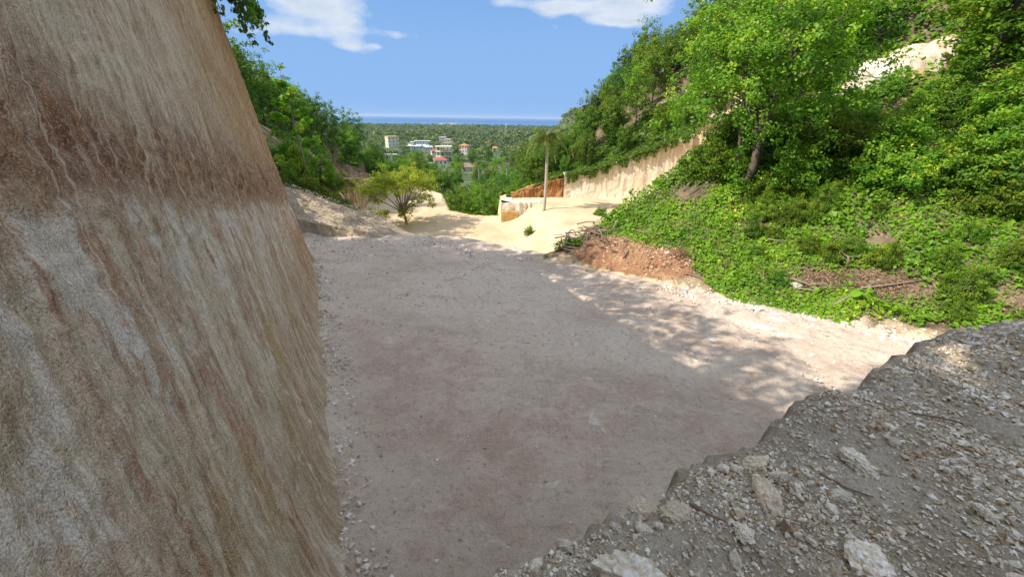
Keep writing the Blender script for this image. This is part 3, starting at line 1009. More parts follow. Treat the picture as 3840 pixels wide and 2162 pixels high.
plan_sheet('orange_cut_face', [(-33, 59.6), (-27, 58.6), (-22.4, 58.0)], -13.3, [-7.6, -8.2, -8.4], MT['cliff_sun_toned'], 0.25, 'orange striped cut face left of the lower terrace', 2.0)
plan_sheet('grey_cut_face', [(-22.4, 58.0), (-22.9, 62), (-24.2, 67), (-25.6, 72), (-28, 82), (-31, 90)], -13.3, [-8.4, -8.1, -8.6, -9.2, -11, -12.4], MT['cliff_shade_toned'], 0.35, 'grey shaded cut face left of the lower terrace', 5.0)
# ------------------------------------------------------------------ foliage builders
def unit(v):
    return v / np.maximum(np.linalg.norm(v, axis=-1, keepdims=True), 1e-9)


def leaf_mesh(name, C, N, size, tint, rng, width=0.62, droop=0.0, bend=0.14):
    """one quad per leaf: base, side, tip, side"""
    n = len(C)
    N = unit(N)
    r = rng.normal(size=(n, 3))
    if droop:
        r = r * (1 - droop) + np.array([0, 0, -1.0]) * droop * 2
    L = unit(r - (r * N).sum(-1, keepdims=True) * N)
    Wd = np.cross(N, L)
    s = np.broadcast_to(np.asarray(size, float), (n,))[:, None]
    base = C - L * s * 0.5
    tip = C + L * s * 0.5 - N * s * bend
    a = C + Wd * s * width * 0.5 - L * s * 0.08 + N * s * bend * 0.5
    b = C - Wd * s * width * 0.5 - L * s * 0.08 + N * s * bend * 0.5
    V = np.stack([base, a, tip, b], 1).reshape(-1, 3)
    F = np.arange(4 * n).reshape(n, 4)
    return mesh_np(name, V, F, {'tint': np.repeat(np.clip(tint, 0, 1), 4)}, False)


def clump_leaves(cent, rad_, per, size, rng, flat=0.75, up=0.55, center=None, jit=0.55):
    """leaves spread through little clumps round the given points"""
    m = len(cent)
    k = m * per
    idx = np.repeat(np.arange(m), per)
    d = unit(rng.normal(size=(k, 3))) * (rng.random((k, 1)) ** 0.45)
    R_ = np.broadcast_to(np.asarray(rad_, float), (m,))[idx][:, None]
    C = cent[idx] + d * R_ * np.array([1, 1, flat])
    ctr = cent.mean(0) if center is None else np.asarray(center)
    outw = unit(cent[idx] - ctr)
    N = unit(d * 0.65 + outw * 0.45 + np.array([0, 0, up]) + rng.normal(size=(k, 3)) * jit)
    t = 0.42 + 0.20 * rng.normal(size=k) + 0.22 * rng.normal(size=m)[idx]
    S = size * (0.7 + 0.6 * rng.random(k))
    return C, N, S, t


def tree_meshes(name, seed, h, cr, ch, base_frac, nl, nsub, per, lsize, crad, trunk_r, lean=(0, 0), top_bias=0.0, drape=0, spread=1.0, droop=0.0):
    """trunk mesh with limbs, crown mesh of leaf clumps; foot at the origin"""
    rng = np.random.default_rng(seed)
    mb = MB()
    lx, ly = lean
    n = 7
    hh = h - ch * 0.45
    tr = [np.array([lx * (i / (n - 1)) ** 1.4 + 0.04 * h * 0.3 * rng.normal() * (i > 0), ly * (i / (n - 1)) ** 1.4 + 0.04 * h * 0.3 * rng.normal() * (i > 0), hh * i / (n - 1)]) for i in range(n)]
    tr[0][2] = -0.5
    mb.tube(tr, [trunk_r * (1.25 if i == 0 else 1) * (1 - 0.6 * i / (n - 1)) for i in range(n)], 7)
    cc = np.array([lx, ly, h - ch * 0.5])
    pts = []
    for i in range(nl):
        a = 2 * math.pi * (i + rng.random() * 0.7) / nl * 1.0 + i * 0.9
        f = base_frac + (1 - base_frac) * rng.random()
        j = f * (n - 1)
        p0 = tr[int(j)] + (tr[min(int(j) + 1, n - 1)] - tr[int(j)]) * (j - int(j))
        ph = math.asin(np.clip(rng.uniform(-0.55 + top_bias, 0.98), -1, 1))
        end = cc + np.array([math.cos(a) * math.cos(ph) * cr * spread, math.sin(a) * math.cos(ph) * cr * spread, math.sin(ph) * ch * 0.5]) * rng.uniform(0.6, 0.95)
        mid = (p0 + end) / 2 + np.array([0, 0, 0.08 * h]) + rng.normal(size=3) * 0.06 * cr
        mb.tube([p0, mid, end], [trunk_r * 0.42, trunk_r * 0.26, trunk_r * 0.10], 5, False)
        for k in range(nsub):
            e2 = end + rng.normal(size=3) * np.array([cr, cr, ch * 0.7]) * 0.27
            if k < 2:
                mb.tube([mid * 0.3 + end * 0.7, (end + e2) / 2 + rng.normal(size=3) * 0.1, e2], [trunk_r * 0.13, trunk_r * 0.09, trunk_r * 0.04], 4, False)
            pts.append(e2)
    for i in range(drape):
        a = rng.random() * 2 * math.pi
        rr_ = cr * rng.uniform(0.45, 0.85)
        zt = h - ch * rng.uniform(0.25, 0.5)
        for z in np.arange(zt, 0.1, -crad * 1.1):
            pts.append(np.array([lx * z / h + math.cos(a) * rr_ + rng.normal() * 0.12, ly * z / h + math.sin(a) * rr_ + rng.normal() * 0.12, z]))
    pts = np.array(pts)
    C, N, S, t = clump_leaves(pts, crad * rng.uniform(0.6, 1.3, len(pts)), per, lsize, rng, center=cc - np.array([0, 0, ch * 0.2]))
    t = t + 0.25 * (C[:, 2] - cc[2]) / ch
    return mb.mesh(name + '_trunk', True), leaf_mesh(name + '_crown', C, N, S, t, rng, droop=droop)


def set_mat(me, mat):
    me.materials.clear()
    me.materials.append(mat)
    return me


def place_tree(name, protos, x, y, sc, rz, label, cat, group, z=None, parts=('trunk', 'crown'), zs=1.0):
    z = Hz(x, y) if z is None else z
    t = thing(name, label, cat, (x, y, z), rz, group, (sc, sc, sc * zs))
    for pn, me in zip(parts, protos):
        link(pn, me, None, t)
    return t


def protos_mat(pr, bark, leaf):
    return (set_mat(pr[0], bark), set_mat(pr[1], leaf))


rng = np.random.default_rng(11)
B_LOOK = ['rounded mid green tree', 'tall dark green tree', 'broad mid green tree', 'narrow bright green tree', 'squat leafy tree', 'rounded bright green tree']
D_LOOK = ['bright creeper draped tree', 'low creeper draped tree', 'tall creeper draped tree']
M_LOOK = ['rounded green tree', 'tall green tree', 'wide bright green tree', 'tall dark green tree']
BROAD = []
for i, (h, cr, ch, lm) in enumerate([(8.0, 2.9, 5.6, 'leaf'), (9.2, 2.6, 7.0, 'leaf_dark'), (7.0, 3.2, 4.8, 'leaf'), (8.6, 2.3, 6.6, 'leaf_bright'), (6.6, 2.7, 5.2, 'leaf'), (7.6, 2.8, 5.6, 'leaf_bright')]):
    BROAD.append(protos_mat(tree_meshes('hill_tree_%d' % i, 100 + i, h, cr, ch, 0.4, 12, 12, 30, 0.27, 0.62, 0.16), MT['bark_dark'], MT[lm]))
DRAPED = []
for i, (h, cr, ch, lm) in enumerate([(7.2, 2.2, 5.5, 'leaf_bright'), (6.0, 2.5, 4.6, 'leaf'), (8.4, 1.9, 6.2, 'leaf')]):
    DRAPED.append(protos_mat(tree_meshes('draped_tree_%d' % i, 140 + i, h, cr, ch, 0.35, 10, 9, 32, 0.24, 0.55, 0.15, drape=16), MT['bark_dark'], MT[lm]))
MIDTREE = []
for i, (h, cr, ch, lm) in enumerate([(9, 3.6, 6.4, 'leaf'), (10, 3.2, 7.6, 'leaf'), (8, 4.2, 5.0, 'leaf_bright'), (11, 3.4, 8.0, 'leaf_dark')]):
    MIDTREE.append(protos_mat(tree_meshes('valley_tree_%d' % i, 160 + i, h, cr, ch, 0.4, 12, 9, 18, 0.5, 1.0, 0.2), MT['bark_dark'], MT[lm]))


def shrub_meshes(name, seed, r, h, n, per, lsize, crad):
    g = np.random.default_rng(seed)
    mb = MB()
    pts = []
    for i in range(n):
        a, ph = g.random() * 2 * math.pi, math.asin(g.uniform(0.0, 1.0))
        q = g.uniform(0.55, 1.0)
        e = np.array([math.cos(a) * math.cos(ph) * r, math.sin(a) * math.cos(ph) * r, math.sin(ph) * h]) * q + g.normal(size=3) * 0.12 * r
        e[2] = max(e[2], 0.1)
        pts.append(e)
        if i % 5 == 0:
            mb.tube([(e[0] * 0.1, e[1] * 0.1, -0.3), e * 0.5 + np.array([0, 0, 0.15 * h]), e], [0.035, 0.025, 0.01], 4, False)
    pts = np.array(pts)
    C, N, S, t = clump_leaves(pts, crad * g.uniform(0.6, 1.3, n), per, lsize, g, center=(0, 0, 0))
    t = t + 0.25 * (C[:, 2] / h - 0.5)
    return mb.mesh(name + '_stems', True), leaf_mesh(name + '_leaves', C, N, S, t, g)


SHRUB = []
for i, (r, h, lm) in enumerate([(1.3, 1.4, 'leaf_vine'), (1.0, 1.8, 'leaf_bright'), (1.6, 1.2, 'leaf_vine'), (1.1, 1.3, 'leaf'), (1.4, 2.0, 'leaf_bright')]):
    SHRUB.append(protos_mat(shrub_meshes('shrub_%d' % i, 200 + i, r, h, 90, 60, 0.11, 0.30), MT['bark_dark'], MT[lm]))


def scatter(n_try, xr, yr, ok, spacing, seed):
    g = np.random.default_rng(seed)
    P = np.stack([g.uniform(*xr, n_try), g.uniform(*yr, n_try)], -1)
    P = P[ok(P[:, 0], P[:, 1])]
    keep = []
    for p in P:
        sp = spacing(p) if callable(spacing) else spacing
        if all((p[0] - k[0]) ** 2 + (p[1] - k[1]) ** 2 > sp * sp for k in keep):
            keep.append(p)
    return np.array(keep)


# --- wood on the hill above the cream cliff
def ok_far(x, y):
    qc = y - cliff_y(x)
    az_ = np.degrees(np.arctan2(x, y))
    return (qc > 1.6) & (qc < 46) & (az_ > 2.5) & (az_ < 41) & (x > 1.0)


for i, (x, y) in enumerate(scatter(4000, (1, 62), (56, 104), ok_far, lambda p: 2.6 + 0.035 * (p[1] - 57) + 0.02 * p[0], 5)):
    g = np.random.default_rng(900 + i)
    qc = y - cliff_y(x)
    az_ = math.degrees(math.atan2(x, y))
    lowside = az_ < 9
    kd, kb = g.integers(3), g.integers(6)
    pr, look = (DRAPED[kd], D_LOOK[kd]) if (qc < 7 or g.random() < 0.35) else (BROAD[kb], B_LOOK[kb])
    high_ = ' near the skyline' if qc > 14 else ' partway up'
    sc = (0.5 if qc < 4 else 0.72 + 0.3 * g.random()) * (0.62 if lowside else 1.0)
    if lowside:
        lab, gr = look + ' low on the spur beside the lone palm', 'trees on the low spur by the palm'
    elif qc < 7:
        lab, gr = look + (' on the left part' if x < 12 else ' on the right part') + ' of the cream cut face edge', 'trees along the cliff edge'
    elif az_ > 25:
        lab, gr = look + ' on the right hand hill behind the near slope', 'trees behind the near slope'
    else:
        lab, gr = look + high_ + ' in the wood above the cream cut face', 'trees in the wood above the cliff'
    place_tree('hill_tree', pr, x, y, sc, g.random() * 6.28, lab, 'tree', gr, zs=0.85 + 0.4 * g.random())

# --- left hill
def ok_left(x, y):
    s_, o_ = wall_so(x, y)
    lim = np.interp(y, [14, 20, 26, 33, 40, 52, 60, 75, 95, 130], [-13.2, -14.0, -17.5, -20.5, -23.2, -23.6, -24.6, -28.5, -33, -36])
    return (x < lim) & (x > lim - np.where(y < 31, 3.0, 26)) & (y > 15.5) & (y < 125) & (s_ > S_END + 1.0)


for i, (x, y) in enumerate(scatter(3500, (-62, -13), (15, 125), ok_left, lambda p: 2.3 + 0.028 * (p[1] - 20) + 0.07 * max(0, -26 - p[0]), 6)):
    g = np.random.default_rng(1500 + i)
    kb = (1, 4, 0, 2, 1, 4)[g.integers(6)]
    pr, look = (BROAD[kb], B_LOOK[kb]) if g.random() < 0.8 else (DRAPED[2], D_LOOK[2])
    az_ = math.degrees(math.atan2(x, y))
    if y < 40:
        lab, gr = look + ' just past the far end of the cut wall', 'trees past the end of the cut wall'
    elif y < 62:
        lab, gr = look + ' on the left hill above the scraped bank', 'trees above the scraped bank'
    else:
        lab, gr = look + ' on the left hill above the grey cut face', 'trees above the grey cut face'
    place_tree('hill_tree', pr, x, y, (0.55 + 0.25 * g.random()) * (0.7 if y < 24 else 0.85 if y < 40 else 1), g.random() * 6.28, lab, 'tree', gr, zs=0.85 + 0.4 * g.random())

# --- trees on the ground above the cut wall: they throw the ragged shadow across the pad
SPARSE = [protos_mat(tree_meshes('plateau_tree_%d' % i, 180 + i, 5.2, 2.0, 3.4, 0.45, 9, 5, 15, 0.24, 0.42, 0.09), MT['bark_dark'], MT['leaf']) for i in range(3)]
TOPP = [(16.0, 5.0, 1.35), (17.6, 7.2, 1.4), (18.6, 4.8, 1.2), (19.8, 8.6, 1.45), (14.6, 3.6, 1.0), (15.2, 7.5, 1.3), (-6.5, 1.9, 1.2), (-4.6, 1.2, 1.15), (-3.2, 1.0, 1.2), (-1.9, 1.2, 1.25), (-0.6, 1.0, 1.2), (-2.4, 3.2, 1.5), (-0.9, 3.4, 1.4),
        (0.9, 1.3, 0.95), (2.4, 2.4, 0.85), (3.5, 1.2, 0.62), (5.0, 1.6, 0.8), (6.3, 1.2, 0.6), (7.6, 1.9, 0.85), (9.0, 1.3, 0.66), (10.4, 2.0, 0.85), (11.7, 1.5, 0.8), (13.2, 2.0, 0.9), (4.2, 3.6, 0.9), (8.6, 3.8, 0.95), (-10, 3.0, 1.3), (12.4, 4.2, 1.0)]
for i, (s_, o_, sc) in enumerate(TOPP):
    b_ = WP + WU * s_ - WN * (o_ + 1.45)
    place_tree('plateau_tree', BROAD[i % 3] if i < 6 else SPARSE[i % 3], float(b_[0]), float(b_[1]), sc * (0.68 if i < 6 else 1.0), i * 1.7, 'thin leafy tree on the ground above the cut wall', 'tree', 'trees above the cut wall', zs=0.9)

# --- valley woods
def in_town(x, y):
    m = np.zeros(np.shape(x), bool)
    for (tx, ty, tr_) in TOWN:
        m |= ((x - tx) ** 2 + (y - ty) ** 2) < tr_ ** 2
        # keep the line of sight to the buildings open
        f = y / ty
        m |= (np.abs(x - tx * f) < tr_ * 0.75 * f) & (y < ty) & (y > ty * (0.58 if ty < 310 else 0.74))
    return m


TOWN = [(-78, 385, 7), (-70, 440, 8), (-66, 350, 6), (-124, 430, 14), (-50, 300, 11), (-47, 258, 10), (-43, 365, 8), (-104, 470, 17), (-93, 415, 16), (-91, 560, 14), (-17, 380, 5), (-88, 300, 8), (-27, 240, 7)]


def ok_val(x, y):
    r_ = np.hypot(x, y)
    a_ = np.degrees(np.arctan2(x, y))
    h_ = height(x, y, False)
    lowland = h_ < valley_z(r_) + 9
    return (r_ > 62) & (r_ < 340) & (a_ > -24) & (a_ < 11) & lowland & ~in_town(x, y) & ((y > 80) | (x > -11.5)) & (sand_mask(x, y) < 0.2)


for i, (x, y) in enumerate(scatter(9000, (-140, 62), (58, 340), ok_val, lambda p: 2.9 + 0.034 * (np.hypot(*p) - 58), 8)):
    g = np.random.default_rng(2500 + i)
    r_ = math.hypot(x, y)
    km, kb = g.integers(4), g.integers(9)
    pr, look = (MIDTREE[km], M_LOOK[km]) if r_ > 110 else ((BROAD + DRAPED)[kb], (B_LOOK + D_LOOK)[kb])
    side = ' at the left' if math.degrees(math.atan2(x, y)) < -9 else ' in the middle' if math.degrees(math.atan2(x, y)) < 0 else ' at the right'
    sc = (0.75 + 0.35 * g.random()) * (0.62 if r_ < 76 else 0.85 if r_ < 110 else 0.72)
    if r_ < 80:
        lab, gr = look + side + ' of the thicket below the terrace edge', 'trees below the terrace edge'
    elif r_ < 150:
        lab, gr = look + side + ' of the near valley wood', 'trees in the near valley wood'
    elif r_ < 240:
        lab, gr = look + side + ' of the wood before the houses', 'trees before the houses'
    else:
        lab, gr = look + side + ' among the distant valley houses', 'trees among the houses'
    place_tree('valley_tree', pr, x, y, sc, g.random() * 6.28, lab, 'tree', gr, zs=0.85 + 0.4 * g.random())

# --- far wood to the shore: reads as one mass
g = np.random.default_rng(77)
NF = 12000
u = g.random(NF)
rF = 300 * (2780 / 300) ** (u ** 0.9)
aF = np.radians(g.uniform(-30, 16, NF))
xF, yF = rF * np.sin(aF), rF * np.cos(aF)
okk = ~in_town(xF, yF)
xF, yF, rF = xF[okk], yF[okk], rF[okk]
zF = np.minimum(height(xF, yF, False), 40) + 1.5 * fbm(xF / 90, yF / 90, 2.2, 3) * sm(150, 400, rF)
szF = 2.9 * np.exp(0.38 * g.normal(size=len(xF))) * (0.75 + rF / 2600) * (1 + 0.5 * fbm(xF / 120, yF / 120, 3.0, 2))
per = 12
idx = np.repeat(np.arange(len(xF)), per)
d = unit(g.normal(size=(len(idx), 3)))
d[:, 2] = np.abs(d[:, 2])
C = np.stack([xF, yF, zF + 2.2 + 3.5 * g.random(len(xF))], -1)[idx] + d * szF[idx][:, None] * np.array([1.0, 1.0, 0.95]) * g.uniform(0.6, 1.0, (len(idx), 1))
t = 0.38 + (0.9 * fbm(xF / 130, yF / 130, 5.0, 3))[idx] + 0.24 * g.normal(size=len(xF))[idx] + 0.15 * g.normal(size=len(idx)) + 0.25 * d[:, 2]
me = leaf_mesh('far_wood', C, d + g.normal(size=d.shape) * 0.35 + np.array([0, 0, 0.3]), szF[idx] * g.uniform(0.5, 0.9, len(idx)), t, g, 0.8)
tag(link('far_wood', me, MT['leaf_hazed']), 'distant wood covering the coastal plain down to the shore', kind='stuff')
# ------------------------------------------------------------------ creepers and shrubs on the near right slope
def slope_q(x, y):
    return TOEM[0] * x + TOEM[1] * y - TOEC


BARE = [(7.9, 18.0, 0.9, 0.55), (11.3, 11.4, 1.5, 0.6), (10.0, 12.1, 0.9, 0.45), (12.2, 12.9, 0.5, 0.3), (16.6, 21.0, 1.4, 0.5), (18.6, 20.4, 0.9, 0.45), (3.2, 18.0, 0.7, 0.5),
        (6.3, 14.4, 0.8, 0.5), (14.2, 9.2, 1.4, 0.7), (9.4, 15.2, 0.5, 0.3)]


def bare_amount(x, y):
    m = np.zeros(np.shape(x))
    for (bx_, by_, ra, rb) in BARE:
        u_ = (x - bx_) * 0.785 - (y - by_) * 0.62
        v_ = (x - bx_) * 0.62 + (y - by_) * 0.785
        m = np.maximum(m, np.exp(-((u_ / ra) ** 2 + (v_ / rb) ** 2) ** 1.5))
    return m


def canopy(x, y):
    q = slope_q(x, y)
    up = sm(1.0, 9.0, q)
    c = 0.06 + 0.22 * np.clip(fbm(x * 1.1, y * 1.1, 3.0, 3) + 0.2, 0, 1) + 0.20 * np.clip(fbm(x * 2.6, y * 2.6, 5.0, 2) + 0.15, 0, 1)
    c = c + (0.35 + 0.75 * up) * 1.15 * np.clip(fbm(x * 0.45, y * 0.45, 8.0, 3) + 0.05, 0, 1)
    return c * sm(-0.1, 0.9, q)


def cover(name, x, y, can, sizef, mat, label, seed, norm_amp=1.0, tint0=0.45, depth=0.25, jit=0.5):
    g = np.random.default_rng(seed)
    e = 0.12
    z0 = height(x, y)
    f = lambda a, b: height(a, b) + can(a, b)
    zc = z0 + can(x, y)
    gx = (f(x + e, y) - zc) / e
    gy = (f(x, y + e) - zc) / e
    N = unit(np.stack([-gx * norm_amp, -gy * norm_amp, np.ones_like(gx)], -1))
    drop = np.abs(g.normal(size=len(x))) * depth * np.clip(can(x, y) * 2.0, 0.15, 1.0)
    C = np.stack([x, y, np.maximum(zc - drop, z0 + 0.02)], -1)
    N = unit(N + g.normal(size=C.shape) * jit + np.array([0, 0, 0.25]))
    size = sizef * np.exp(g.normal(size=len(x)) * 0.38) * (1 + 0.7 * np.clip(fbm(x * 0.9, y * 0.9, seed + 3.1, 2), -0.3, 1))
    patch = fbm(x * 0.55, y * 0.55, seed + 0.5, 3)
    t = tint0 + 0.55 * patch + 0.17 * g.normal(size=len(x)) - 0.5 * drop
    o = link(name, leaf_mesh(name, C, N, size, t, g, 0.85), mat)
    return tag(o, label, kind='stuff')


def toe_edge(x, y):
    off = np.interp(x, [2, 4, 6.6, 7.4, 9.2, 9.8, 11.8, 12.6, 14.5, 16, 30], [0.9, 1.6, 1.4, 0.15, 0.15, 0.6, 1.1, 0.7, 0.6, 1.6, 2.3])
    return off + 0.55 * fbm(x * 0.7, y * 0.7, 1.0, 3) + 0.25 * fbm(x * 2.4, y * 2.4, 2.0, 2)


def slope_points(n, q0, q1, u0, u1, seed, ref):
    """points on the slope in (along, uphill) coordinates, thinned with distance"""
    g = np.random.default_rng(seed)
    q = g.uniform(q0, q1, n)
    u = g.uniform(u0, u1, n)
    x = 5.93 + u * TOEM[1] + q * TOEM[0]
    y = 12.97 - u * TOEM[0] + q * TOEM[1]
    dd = np.hypot(x, y)
    ok = (y < spur_y(x) + 1.0) & (np.degrees(np.arctan2(x, y)) < 60) & (np.degrees(np.arctan2(x, y)) > 4)
    ok &= g.random(n) < np.clip((ref / dd) ** 2, 0, 1)
    ok &= g.random(n) > 1.15 * bare_amount(x, y)
    ok &= q > toe_edge(x, y)
    return x[ok], y[ok], dd[ok], q[ok]


x, y, dd, q = slope_points(165000, 0.0, 8.5, -6, 13, 21, 13.0)
low = np.random.default_rng(22).random(len(x)) < sm(8.5, 5.0, q)
cover('creeper_cover', x[low], y[low], canopy, 0.026 + 0.0033 * dd[low], MT['leaf_vine'], 'bright green creeper carpeting the near right slope', 31, tint0=0.50)
x, y, dd, q = slope_points(210000, 5.0, 26, -8, 22, 23, 15.0)
hi = np.random.default_rng(24).random(len(x)) < sm(4.5, 8.0, q)
cover('bush_cover', x[hi], y[hi], canopy, 0.035 + 0.0046 * dd[hi], MT['leaf_vine'], 'tangled green undergrowth on the upper right slope', 32, tint0=0.48)

NEAR = []
for i, (h, cr, ch, lm) in enumerate([(4.6, 1.7, 3.6, 'leaf'), (5.2, 1.5, 3.8, 'leaf_bright'), (3.8, 1.9, 2.8, 'leaf_bright'), (5.6, 1.9, 4.2, 'leaf')]):
    NEAR.append(protos_mat(tree_meshes('slope_tree_%d' % i, 300 + i, h, cr, ch, 0.35, 13, 11, 40, 0.16, 0.36, 0.10, drape=15), MT['bark_dark'], MT[lm]))


def ok_slope(x, y):
    q = slope_q(x, y)
    scar = ((x - 17.2) / 2.6) ** 2 + ((y - 20.2) / 1.5) ** 2 < 1
    az_ = np.degrees(np.arctan2(x, y))
    window = (az_ > 35.5) & (az_ < 45.5) & (q > 8.5) & (q < 16.5)
    return (q > 5.6) & ~window & (q < 24) & (y < spur_y(x) - 0.4) & (np.degrees(np.arctan2(x, y)) < 58) & (x > 8.5) & ~scar


SL_LOOK = [('dark green', 'tree'), ('bright green', 'tree'), ('wide bright green', 'tree'), ('tall dark', 'tree')]
for i, (x, y) in enumerate(scatter(2200, (8, 40), (8, 42), ok_slope, lambda p: 1.35 + 0.07 * slope_q(*p), 14)):
    g = np.random.default_rng(4000 + i)
    q = slope_q(x, y)
    k = g.integers(4)
    if q > 10.5 or g.random() < 0.18:
        az_ = math.degrees(math.atan2(x, y))
        where = 'left of the bare scar' if az_ < 36 else 'round the bare scar' if az_ < 43 else 'at the far right'
        place_tree('slope_tree', NEAR[k], x, y, 0.75 + 0.4 * g.random(), g.random() * 6.28, SL_LOOK[k][0] + ' small tree high on the near slope, ' + where, 'tree',
                   'small trees on the near slope', zs=0.8 + 0.4 * g.random())
    else:
        j = g.integers(5)
        look = ('creeper covered mound', 'upright light green shrub', 'low spreading shrub', 'dark rounded shrub', 'tall light green shrub')[j]
        place_tree('slope_shrub', SHRUB[j], x, y, 0.7 + 0.5 * g.random(), g.random() * 6.28, look + (' midway up the near right slope, ' + ('below the big tree' if x < 11.5 else 'right of the big tree' if x < 15.5 else 'towards the right edge')), 'shrub', 'shrubs on the near slope', parts=('stems', 'foliage'))

# lone big tree on the slope, dark leaning trunks, crown against the wood behind
pr = protos_mat(tree_meshes('spur_tree', 410, 6.9, 3.1, 4.8, 0.30, 26, 20, 52, 0.135, 0.42, 0.17, lean=(0.1, 0.3), drape=3), MT['bark_dark'], MT['leaf_bright'])
t = place_tree('slope_tree', pr, 9.9, 17.5, 1.0, 0.4, 'big leafy tree with dark leaning trunks standing alone on the near slope', 'tree', None)
zb_ = Hz(9.9, 17.5)
for k, (dx, dy, tx, ty, hh, r0) in enumerate([(0.5, 0.1, 1.3, 0.5, 4.6, 0.11), (-0.35, 0.2, -0.9, 0.5, 4.2, 0.08), (0.9, 0.3, 2.2, 0.2, 3.6, 0.07)]):
    mb = MB()
    mb.tube([(dx, dy, -0.5), (dx + (tx - dx) * 0.35, dy + (ty - dy) * 0.4, hh * 0.4), (dx + (tx - dx) * 0.7, dy + (ty - dy) * 0.7, hh * 0.75), (tx, ty, hh)], [r0, r0 * 0.85, r0 * 0.65, r0 * 0.3], 7)
    mb.build('trunk', MT['bark_dark'], t, True)

# light trees: two pale bare trunks higher up
for k, (x, y, h, dx, lab) in enumerate([(16.3, 23.2, 3.0, 0.6, 'pale bare trunk leaning right above the bare scar'), (14.6, 22.6, 2.6, 0.8, 'short grey leaning trunk left of the bare scar')]):
    z = Hz(x, y)
    o = thing('bare_tree', lab, 'tree', (x, y, z), 0)
    mb = MB().tube([(0, 0, -0.4), (dx * 0.3, 0.05, h * 0.35), (dx * 0.55, 0, h * 0.7), (dx, 0.1, h)], [0.13, 0.10, 0.075, 0.03], 7)
    mb.build('trunk', MT['deadwood'], o, True)
    for j in range(4):
        f = 0.45 + 0.14 * j
        a = j * 2.1
        mb = MB().tube([(dx * f * 0.8, 0.03, h * f), (dx * f + 0.5 * math.cos(a), 0.4 * math.sin(a), h * f + 0.45), (dx * f + 0.8 * math.cos(a), 0.6 * math.sin(a), h * f + 0.75)], [0.04, 0.025, 0.01], 5, False)
        mb.build('branch', MT['deadwood'], o, True)

for k, (x, y, sc, j, lab) in enumerate([(16.2, 13.4, 1.2, 4, 'tall light green shrub nearest the right edge of the picture'), (15.0, 13.9, 1.0, 1, 'upright light green shrub left of the one at the right edge'), (17.6, 14.6, 1.3, 4, 'light green shrub above the right edge shrubs'),
                                      (14.0, 15.6, 1.1, 1, 'light green shrub in the hollow right of the big tree')]):
    place_tree('slope_shrub', SHRUB[j], x, y, sc, k * 1.9, lab, 'shrub', 'shrubs on the near slope', parts=('stems', 'foliage'))

g = np.random.default_rng(91)
for k in range(60):
    if k < 42:
        q_, u_ = g.uniform(1.2, 6.5), g.uniform(0.5, 9.5)
        x, y = 5.93 + u_ * TOEM[1] + q_ * TOEM[0], 12.97 - u_ * TOEM[0] + q_ * TOEM[1]
        lab, gr, sc = 'small leafy weed poking out of the creeper on the lower slope', 'weeds in the creeper', g.uniform(0.22, 0.42)
    else:
        a_, r_ = math.radians(g.uniform(36, 46)), g.uniform(20.5, 26)
        x, y = r_ * math.sin(a_), r_ * math.cos(a_)
        lab, gr, sc = 'low shrub on the thin ground below the bare scar', 'low shrubs below the scar', g.uniform(0.4, 0.75)
        if ((x - 17.2) / 2.6) ** 2 + ((y - 20.6) / 1.3) ** 2 < 1:
            continue
    if bare_amount(x, y) > 0.25 or y > spur_y(x) - 0.5:
        continue
    j = (1, 4, 0, 3)[k % 4]
    place_tree('weed' if k < 42 else 'slope_shrub', SHRUB[j], float(x), float(y), sc, g.random() * 6.28, lab, 'plant' if k < 42 else 'shrub', gr, parts=('stems', 'foliage'), zs=g.uniform(0.8, 1.6))

# scraped white scar on the upper slope
gx_, gy_ = np.meshgrid(np.linspace(13.6, 20.4, 90), np.linspace(18.6, 22.6, 60))
uu = ((gx_ - 17.0) / 2.9) ** 2 + ((gy_ - 20.7 + 0.16 * (gx_ - 17)) / 1.05) ** 2 + 0.9 * fbm(gx_ * 0.9, gy_ * 0.9, 6.0, 3)
zz = height(gx_, gy_) + 0.42 * np.clip(1 - uu, -1.2, 1) ** 1.0 * np.where(uu < 1, 1, 0.8) + 0.22 * fbm(gx_ * 1.8, gy_ * 1.8, 3.0, 4) - 0.05
me = mesh_np('slope_scar', np.stack([gx_, gy_, zz], -1).reshape(-1, 3), grid_faces(90, 60), {'toph': np.zeros(gx_.size)}, True)
MT['scar'] = cliff_material('scar_marl', (0.46, 0.38, 0.27), (0.68, 0.61, 0.50), (0.22, 0.17, 0.11), 0.6, red=(0.50, 0.31, 0.13))
tag(link('slope_scar', me, MT['scar']), 'bare whitish scar of broken marl on the upper right slope', kind='structure')

# ------------------------------------------------------------------ creepers elsewhere
def strip_cover(name, n, xr, yr, ok, can, size, mat, label, seed, **kw):
    g = np.random.default_rng(seed)
    x, y = g.uniform(*xr, n), g.uniform(*yr, n)
    k = ok(x, y, g)
    cover(name, x[k], y[k], can, size, mat, label, seed, **kw)


lump = lambda x, y: 0.25 + 0.9 * np.clip(fbm(x * 0.5, y * 0.5, 4.0, 3) + 0.15, 0, 1) + 0.2 * np.clip(fbm(x * 1.8, y * 1.8, 2.0, 2) + 0.2, 0, 1)
strip_cover('terrace_creeper', 60000, (-13, 3), (55, 72), lambda x, y, g: (sand_mask(x, y) < 0.45) & (y < 71) & ~((x > -2.0) & (y < 57.6)) & ((x < 0.2) | (y > cliff_y(x) + 1.2)), lump, 0.30, MT['leaf_vine'],
            'low green creeper spilling over the far edge of the lower terrace', 51)
strip_cover('clifftop_creeper', 34000, (-1, 26), (56.5, 66), lambda x, y, g: (y > cliff_y(x) + 0.35 + 0.5 * fbm(x * 0.6, 0.0, 1.0, 3)), lambda x, y: 0.6 * lump(x, y), 0.26, MT['leaf'],
            'creeper and grass fringing the top of the cream cut face', 52)
